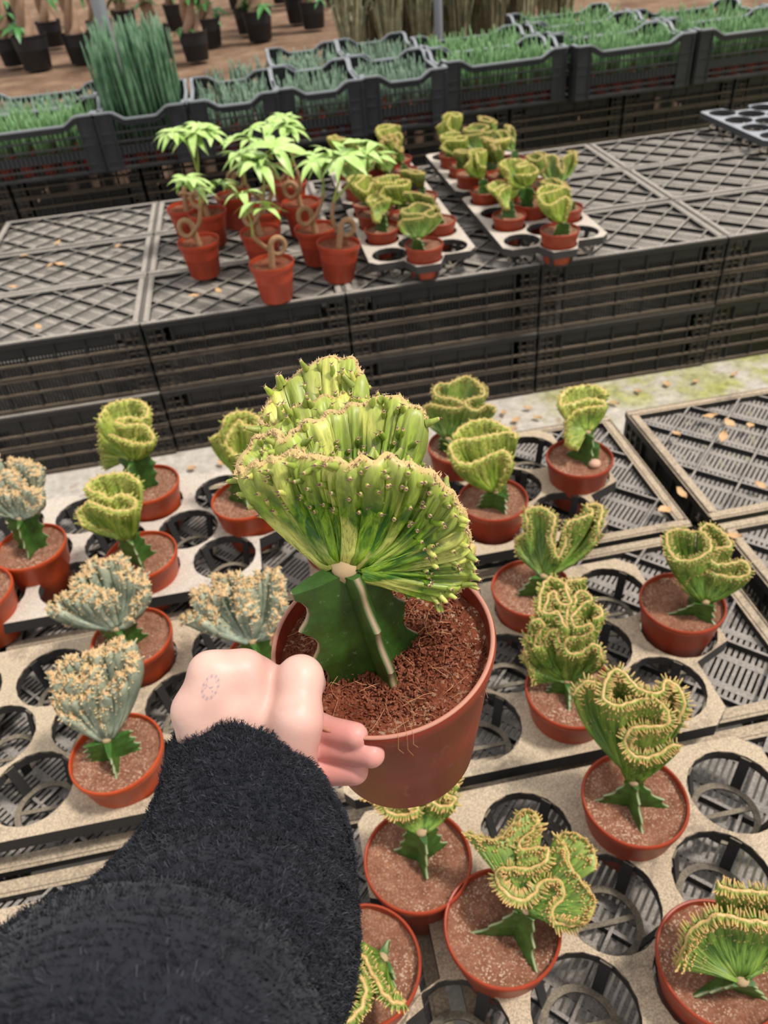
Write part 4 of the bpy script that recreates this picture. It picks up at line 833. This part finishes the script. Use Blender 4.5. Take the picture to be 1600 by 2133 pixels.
for k, (x, y, tips) in enumerate(MONEY):
    rg = np.random.default_rng(40 + k); tilt = (0.0, .10, 0) if k == 2 else (0, 0, 0)
    t = thing('money_tree', 'bright green money tree ' + mlab[k], 'plant', (x, y, TOP + .001), tilt, 'young money trees on the back bench')
    obj('pot', MPOT, t); obj('soil', MSOIL, t)
    a0 = [2.9, .2, .1, 2.5, 3.3, 2.6, .3, .5, 2.8, 3.0, .4][k]; ca, sa = math.cos(a0), math.sin(a0); R0 = .021
    P = [(0, 0, .09), (.004 * ca, .004 * sa, .125), (.006 * ca, .006 * sa, .150)]
    for q in range(1, 9):
        f = q / 9 * 2 * pi; rx = R0 * (1 - math.cos(f)) - 0; P.append(((.006 + rx * 1.0) * ca - .010 * f / 6.28 * sa, (.006 + rx) * sa + .010 * f / 6.28 * ca, .150 + R0 * math.sin(f) * 1.15))
    P.append((-.006 * ca - .012 * sa, -.006 * sa + .012 * ca, .150))
    loc0 = np.array((x, y, TOP)); tp = np.array(tips[0]) - loc0; e = np.array(P[-1]); md = e * .45 + tp * .55 + np.array((-ca * .012, -sa * .012, -.02 if k else 0))
    X, _ = catmull(P + [tuple(e * .8 + tp * .2 + np.array((-ca * .012, -sa * .012, 0))), tuple(md)], .004)
    m = MB(); m.tube(X, np.linspace(.0095, .0055, len(X)), 10); obj('trunk', m.mesh('trunk', m_bark, True), t)
    for tpn, tip in enumerate(tips):
        tp = np.array(tip) - loc0; X, _ = catmull([tuple(md), tuple(md * .5 + tp * .5 + np.array((.004, 0, 0))), tuple(tp)], .006)
        m = MB(); m.tube(X, np.linspace(.0042, .0022, len(X)), 7); obj('stem', m.mesh('stem', m_stemg, True), t)
        nl = 4 if k not in (1, 10) else 3
        for q in range(nl):
            a = rg.uniform(0, 6.28); ln = rg.uniform(.02, .060); h = rg.uniform(-.005, .035); pl = tp + np.array((ln * math.cos(a + 2.1 * q), ln * math.sin(a + 2.1 * q) * .8, h))
            m = MB(); m.tube([tp, tp * .5 + pl * .5 + np.array((0, 0, .006)), pl], .0012, 5)
            lf = obj('leaf', LEAVES[(k + q) % 4], t, loc=tuple(pl), rot=(rg.uniform(-.3, .3), rg.uniform(-.3, .3), rg.uniform(0, 6.28))); sc = rg.uniform(.8, 1.12) * (1.15 if k == 3 else .95); lf.scale = (sc,) * 3
            obj('petiole', m.mesh('petiole', m_stemg, True), lf).matrix_parent_inverse = Matrix.LocRotScale(lf.location, lf.rotation_euler, lf.scale).inverted()

# ================================================================ FAR BENCH: base crates and crates of snake plants
FAR = crate_meshes(CW - .010, CD - .006, CH - .003, m_crate_back, 'far_crate')
FAR2 = FAR
fx = [-2.0, -1.45, -.84, -.23, .38, .99, 1.60, 2.21, 2.82, 3.43]
for k, x in enumerate(fx):
    yy = 4.20 + .035 * max(0, x)
    for tier in (1, 2):
        crate(FAR, x + .02 * (tier - 1), yy, TOP - CH * tier, 'upturned crate, far bench front, %s tier, %s from the left' % (('upper', 'lower')[tier - 1], ['first', 'second', 'third', 'fourth', 'fifth', 'sixth', 'seventh', 'eighth', 'ninth', 'tenth'][k]), 'base crates of the far bench', False, 'fblr', .03 if x > .8 else 0)
def plant_crate_meshes(w, d, h, wavy=.032):
    R = {}; mat = m_crate_far
    def rimz(u, L): # u in 0..1 along the wall
        e = min(u, 1 - u) * L; return h - wavy * min(1, max(0, (e - .075) / .05))
    def wall(L):
        m = MB(); n = 28
        for (z0, z1, th) in ((0, .012, .008), (.035, .043, .007), (.062, .10, .003), (.112, .120, .008), (.150, .157, .008)):
            m.box((0, 0, (z0 + z1) / 2), (L, th, z1 - z0))
        for sg in (-1, 1):
            m.box((sg * (L / 2 - .035), 0, h * .45), (.07, .0035, h * .88))
            for q in (.004, .068): m.box((sg * (L / 2 - q), -.002, h * .47), (.006, .009, h * .92))
        x = -L / 2 + .08
        while x < L / 2 - .08: m.box((x, 0, .1), (.0035, .003, .16)); x += .02
        for i in range(n):
            u0, u1 = i / n, (i + 1) / n; a = np.array(((u0 - .5) * L, 0, rimz(u0, L) - .014)); b = np.array(((u1 - .5) * L, 0, rimz(u1, L) - .014)); m.bar(a, b, .003, .026)
        return m.mesh('plant_crate_wall', mat)
    def rim(L):
        m = MB(); n = 28; P = [((i / n - .5) * L, 0, rimz(i / n, L) + .001) for i in range(n + 1)]
        for a, b in zip(P[:-1], P[1:]): m.bar(a, b, .016, .007)
        return m.mesh('plant_crate_rim', m_rim)
    R['walls'] = [(wall(w), (0, -d / 2, 0), 0), (wall(d), (w / 2, 0, 0), pi / 2), (wall(w), (0, d / 2, 0), pi), (wall(d), (-w / 2, 0, 0), -pi / 2)]
    R['rims'] = [(rim(w), (0, -d / 2, 0), 0), (rim(d), (w / 2, 0, 0), pi / 2), (rim(w), (0, d / 2, 0), pi), (rim(d), (-w / 2, 0, 0), -pi / 2)]
    m = MB(); m.box((0, 0, .004), (w - .01, d - .01, .006)); R['base'] = m.mesh('plant_crate_base', mat)
    return R
PCS = plant_crate_meshes(.385, .555, .235); PCL = plant_crate_meshes(.600, .385, .235)
def leaf_cluster(seed, n, h0, h1, spread, mat, nm, rad=.0055, lean=.12, curve=.02):
    r = np.random.default_rng(seed); m = MB()
    for k in range(n):
        a = r.uniform(0, 6.28); q = spread * math.sqrt(r.random()); x, y = q * math.cos(a), q * math.sin(a); h = r.uniform(h0, h1); lx, ly = r.normal(0, lean) * h, r.normal(0, lean) * h
        z0 = .07
        m.tube([(x, y, z0), (x + lx * .4, y + ly * .4, z0 + h * .45), (x + lx * .85 + r.normal(0, curve) * h, y + ly * .85, z0 + h * .85), (x + lx, y + ly, z0 + h)], [rad * .9, rad, rad * .7, rad * .15], 5)
    return m.mesh(nm, mat, True)
SP_S = [leaf_cluster(k, 13, .09, .165, .036, m_snake, 'snake_leaves') for k in range(4)]
SP_T = [leaf_cluster(k + 9, 11, .38, .47, .036, m_snake_tall, 'tall_snake_leaves', .0072, .045, .008) for k in range(3)]
SP_G = [leaf_cluster(k + 19, 15, .11, .19, .038, m_snake_lime, 'green_snake_leaves', .0058) for k in range(4)]
SPOT = pot_mesh(.042, .078, .032, m_pot, 'snake_plant_pot', band=.012, n=20); SSOIL = soil_mesh(.038, .070, m_soil, 'snake_plant_soil', 4, n=14, rings=4)
fc = []
def plant_crate(kind, x, y, z, rot, leaves, label, plab, nx, ny):
    R = PCS if kind == 'S' else PCL; t = thing('plant_crate', label, 'crate', (x, y, z), (0, 0, rot), 'crates of snake plants on the far bench')
    for me_, l, r in R['walls']: obj('wall', me_, t, loc=l, rot=(0, 0, r))
    for me_, l, r in R['rims']: obj('rim', me_, t, loc=l, rot=(0, 0, r), label='rim with pale grey highlight as its colour')
    obj('base', R['base'], t)
    w, d = (.385, .555) if kind == 'S' else (.60, .385); r = np.random.default_rng(int(x * 100 + y * 1000) % 9999); c, s = math.cos(rot), math.sin(rot)
    for i in range(nx):
        for j in range(ny):
            lx = (i + .5) / nx * (w - .04) - (w - .04) / 2; ly = (j + .5) / ny * (d - .04) - (d - .04) / 2
            lb = '%s, %s row, %s from left, %s' % (plab[0], ['nearest', 'second', 'third', 'fourth', 'farthest'][j], ordr[i], plab[1])
            p = thing('potted_snake_plant', lb, 'plant', (x + c * lx - s * ly, y + s * lx + c * ly, z + .008), (0, 0, r.uniform(0, 6.28)), 'snake plants in the ' + plab[1])
            obj('pot', SPOT, p); obj('soil', SSOIL, p); obj('leaves', leaves[int(r.integers(0, len(leaves)))], p)
def pc(kind, x, y, leaves, short, nx, ny, rot=0, word='grey green'):
    plant_crate(kind, x, y, TOP, rot, leaves, 'black crate of %s snake plants, the %s' % (word, short), ('%s snake plant' % word, short), nx, ny)
pc('L', -.955, 4.03, SP_G, 'left edge front crate', 6, 4, word='green'); pc('L', -.985, 4.45, SP_S, 'left edge rear crate', 6, 3)
pc('S', -.450, 4.11, SP_T, 'tall bundle crate', 4, 5, word='tall dark')
pc('S', -.035, 4.12, SP_S, 'first crate right of tall bundle', 4, 4); pc('S', .355, 4.15, SP_S, 'second crate right of tall bundle', 4, 4); pc('S', .750, 4.18, SP_S, 'third crate right of tall bundle', 4, 4)
pc('S', .375, 4.73, SP_S, 'left crate of the second row', 4, 4); pc('S', .770, 4.76, SP_S, 'second crate of the second row', 4, 4)
pc('L', 1.265, 4.22, SP_G, 'centre right front crate', 6, 3, .03, word='fresh green'); pc('L', 1.275, 4.63, SP_G, 'centre right rear crate', 6, 3, .03, word='fresh green')
pc('L', 1.905, 4.20, SP_G, 'wide right front crate', 6, 3, .03, word='fresh green'); pc('L', 1.925, 4.62, SP_G, 'wide right second row crate', 6, 3, .03, word='fresh green'); pc('L', 1.945, 5.03, SP_G, 'wide right third row crate', 6, 2, .03, word='fresh green')
pc('L', 2.545, 4.24, SP_G, 'right edge front crate', 6, 3, .03, word='fresh green'); pc('L', 2.565, 4.66, SP_G, 'right edge rear crate', 6, 2, .03, word='fresh green')
for q, (x, y) in enumerate(((-.09, 4.62), (.03, 4.66), (-.12, 4.78), (.05, 4.80), (.12, 4.9), (-.02, 4.92))):
    lab = '%s loose snake plant behind the first crate right of tall bundle' % ordr[q]
    p = thing('potted_snake_plant', lab, 'plant', (x, y, TOP + .001), (0, 0, q), 'loose snake plants'); obj('pot', SPOT, p); obj('soil', SSOIL, p); obj('leaves', SP_S[q % 4], p)
for k, x in enumerate([-1.45, -.84, -.23, .38, .99, 1.60, 2.21, 2.82]):   # upturned crates carrying the second and third rows
    for r_i, yy in enumerate((4.59, 4.98)):
        crate(FAR, x, yy + .035 * max(0, x), TOP - CH, 'upturned crate under the %s row of snake plant crates, %s from the left' % (('second', 'third')[r_i], ordr[k] if k < 6 else ('seventh', 'eighth')[k - 6]), 'base crates of the far bench', True, 'fblr', .03 if x > .8 else 0)

# ================================================================ FAR GROUND: posts, big pots, tall plants
for (x, y, z), lab, rad in ((POST[0], 'grey steel post behind the tall snake plant bundle', .042), (POST[1], 'grey steel post standing among the tall dracaenas', .030)):
    m = MB(); m.lathe([(.001, 0), (rad * 1.6, 0), (rad * 1.6, .012), (rad, .013), (rad, 2.6), (.001, 2.6)], 20)
    o = obj('steel_post', m.mesh('steel_post', m_post, True, 40)); o.location = (x, y, 0); tag(o, lab, 'post')
NP = {}
def npot(r): 
    if r not in NP: NP[r] = (pot_mesh(r, r * 1.75, r * .78, m_blackpot, 'nursery_pot', band=.03, n=32), soil_mesh(r * .93, r * 1.6, m_soil_held, 'nursery_soil', 2, n=20, rings=4))
    return NP[r]
PALD = [palmate(6, .26, 30 + k, m_leaf_dark, 'dark_palmate', .5, .15) for k in range(3)]
blab = ['at the left edge near the crates', 'second from the left in the nearest row', 'with the thickest trunk, left of the post', 'beside the tall bundle with low leaves', 'in the centre gap of the far ground', 'in front of the straw dracaenas',
        'second row at the left edge', 'second row behind the thickest trunk', 'behind the one with low leaves', 'partly cut by the left edge', 'far back at the left edge', 'right behind the steel post', 'just behind the one with low leaves', 'far back in the centre gap', 'next left of the one before the dracaenas', 'left behind the centre gap pot', 'far back, third from the dracaenas', 'far back beside the dracaenas']
for k, (x, y) in enumerate(BG):
    rg = np.random.default_rng(60 + k); r = [.19, .165, .18, .155, .17, .16][k] if k < 6 else .16
    pm, sm = npot(r); t = thing('braided_money_tree', 'big braided money tree in a black pot, ' + blab[k], 'tree', (x, y + r, 0), (0, 0, rg.uniform(0, 6)), 'braided money trees on the far ground')
    obj('pot', pm, t); obj('soil', sm, t); m = MB(); H = 1.5
    for q in range(3):
        z = np.linspace(r * 1.5, H, 40); ph = z * (9 if k != 2 else 11) + q * 2.094; rr = .042 * (1 - .25 * z / H) + (.03 * np.exp(-((z - r * 1.6) / .09) ** 2))
        m.tube(np.stack([rr * np.cos(ph), rr * np.sin(ph), z], -1), np.interp(z, [r * 1.5, r * 2, H], [.062, .046, .036]), 8)
    obj('braided_trunk', m.mesh('braided_trunk', m_bark_far, True), t)
    for q in range(16):
        z = rg.uniform(r * 1.8, 1.0) if q < (8 if k in (3, 4, 5) else 6) else rg.uniform(1.1, 1.7); a = rg.uniform(0, 6.28); ln = rg.uniform(.05, .16)
        lf = obj('leaf', PALD[q % 3], t, loc=(ln * math.cos(a), ln * math.sin(a), z), rot=(rg.uniform(-.5, .5), rg.uniform(-.5, .5), a)); lf.scale = (rg.uniform(.6, 1.0) * (1 if z > 1.1 else .8),) * 3
REED = []
for k in range(4):
    r = np.random.default_rng(80 + k); m = MB()
    for q in range(46):
        a = r.uniform(0, 6.28); h = r.uniform(.5, 1.25); b = r.uniform(.02, .085); x, y = .05 * math.cos(a) * r.random(), .05 * math.sin(a) * r.random(); z0 = .22
        m.tube([(x, y, z0), (x + b * .5 * math.cos(a), y + b * .5 * math.sin(a), z0 + h * .5), (x + b * 1.3 * math.cos(a), y + b * 1.3 * math.sin(a), z0 + h * .9), (x + b * 2.0 * math.cos(a), y + b * 2.0 * math.sin(a), z0 + h * .8)], [.012, .016, .012, .002], 4, flat=.3)
    REED.append(m.mesh('dracaena_leaves', m_reed, True))
rp, rs = npot(.15)
for k, (x, y) in enumerate(SNAKE):
    t = thing('dracaena', 'tall straw coloured dracaena, %s' % (['leftmost of the row', 'second from the left', 'third from the left', 'fourth, left of the right post', 'fifth, behind the right post', 'sixth, right of the right post', 'seventh from the left', 'eighth from the left', 'ninth from the left', 'tenth from the left', 'eleventh from the left', 'first of the row behind', 'second of the row behind', 'third of the row behind', 'last of the row behind', 'farthest at the left end'][k]), 'plant', (x, y + .1, 0), (0, 0, k * 1.3), 'tall dracaenas on the far ground')
    obj('pot', rp, t); obj('soil', rs, t); obj('leaves', REED[k % 4], t)

# ================================================================ DRY LEAVES
def dry(seed):
    r = np.random.default_rng(seed); m = MB(); L, w = r.uniform(.022, .034), r.uniform(.006, .010); V = []; F = []
    for i in range(6):
        f = i / 5; ww = w * math.sin(pi * min(.97, f + .03)) + .0008
        for j in (-1, 0, 1): V.append(((f - .5) * L, j * ww, .0022 + .006 * f * f * r.uniform(.3, 1) + (.003 if j else 0) * r.uniform(.5, 1.4)))
    for i in range(5):
        for j in range(2): F.append((i * 3 + j, i * 3 + j + 1, (i + 1) * 3 + j + 1, (i + 1) * 3 + j))
    m.add(V, F); m.add(np.array(V) - np.array((0, 0, .0006)), [tuple(reversed(f)) for f in F]); return m.mesh('dry_leaf', m_dry_leaf, True)
DRY = [dry(k) for k in range(5)]
CNT = ordr + ['seventh', 'eighth', 'ninth', 'tenth', 'eleventh', 'twelfth', 'thirteenth']
def pos_words(q, P): return '%s from the left' % CNT[sorted(range(len(P)), key=lambda i: P[i][0]).index(q)]
for pts_, z, lab, sc in ((LEAFB, TOP + .001, 'dry curled leaf on the back bench crates', 1.15), (LEAFF, TOP + .001, 'dry curled leaf on the bare front bench crate', 1.0), (LEAFA, .001, 'dry brown leaf on the aisle floor', 1.1)):
    for q, (x, y) in enumerate(pts_):
        o = obj('dry_leaf', DRY[q % 5]); o.location = (x, y, z); o.rotation_euler = (0, 0, q * 1.9 + x * 7); o.scale = (sc,) * 3; tag(o, '%s, %s' % (lab, pos_words(q, pts_)), 'leaf', lab)
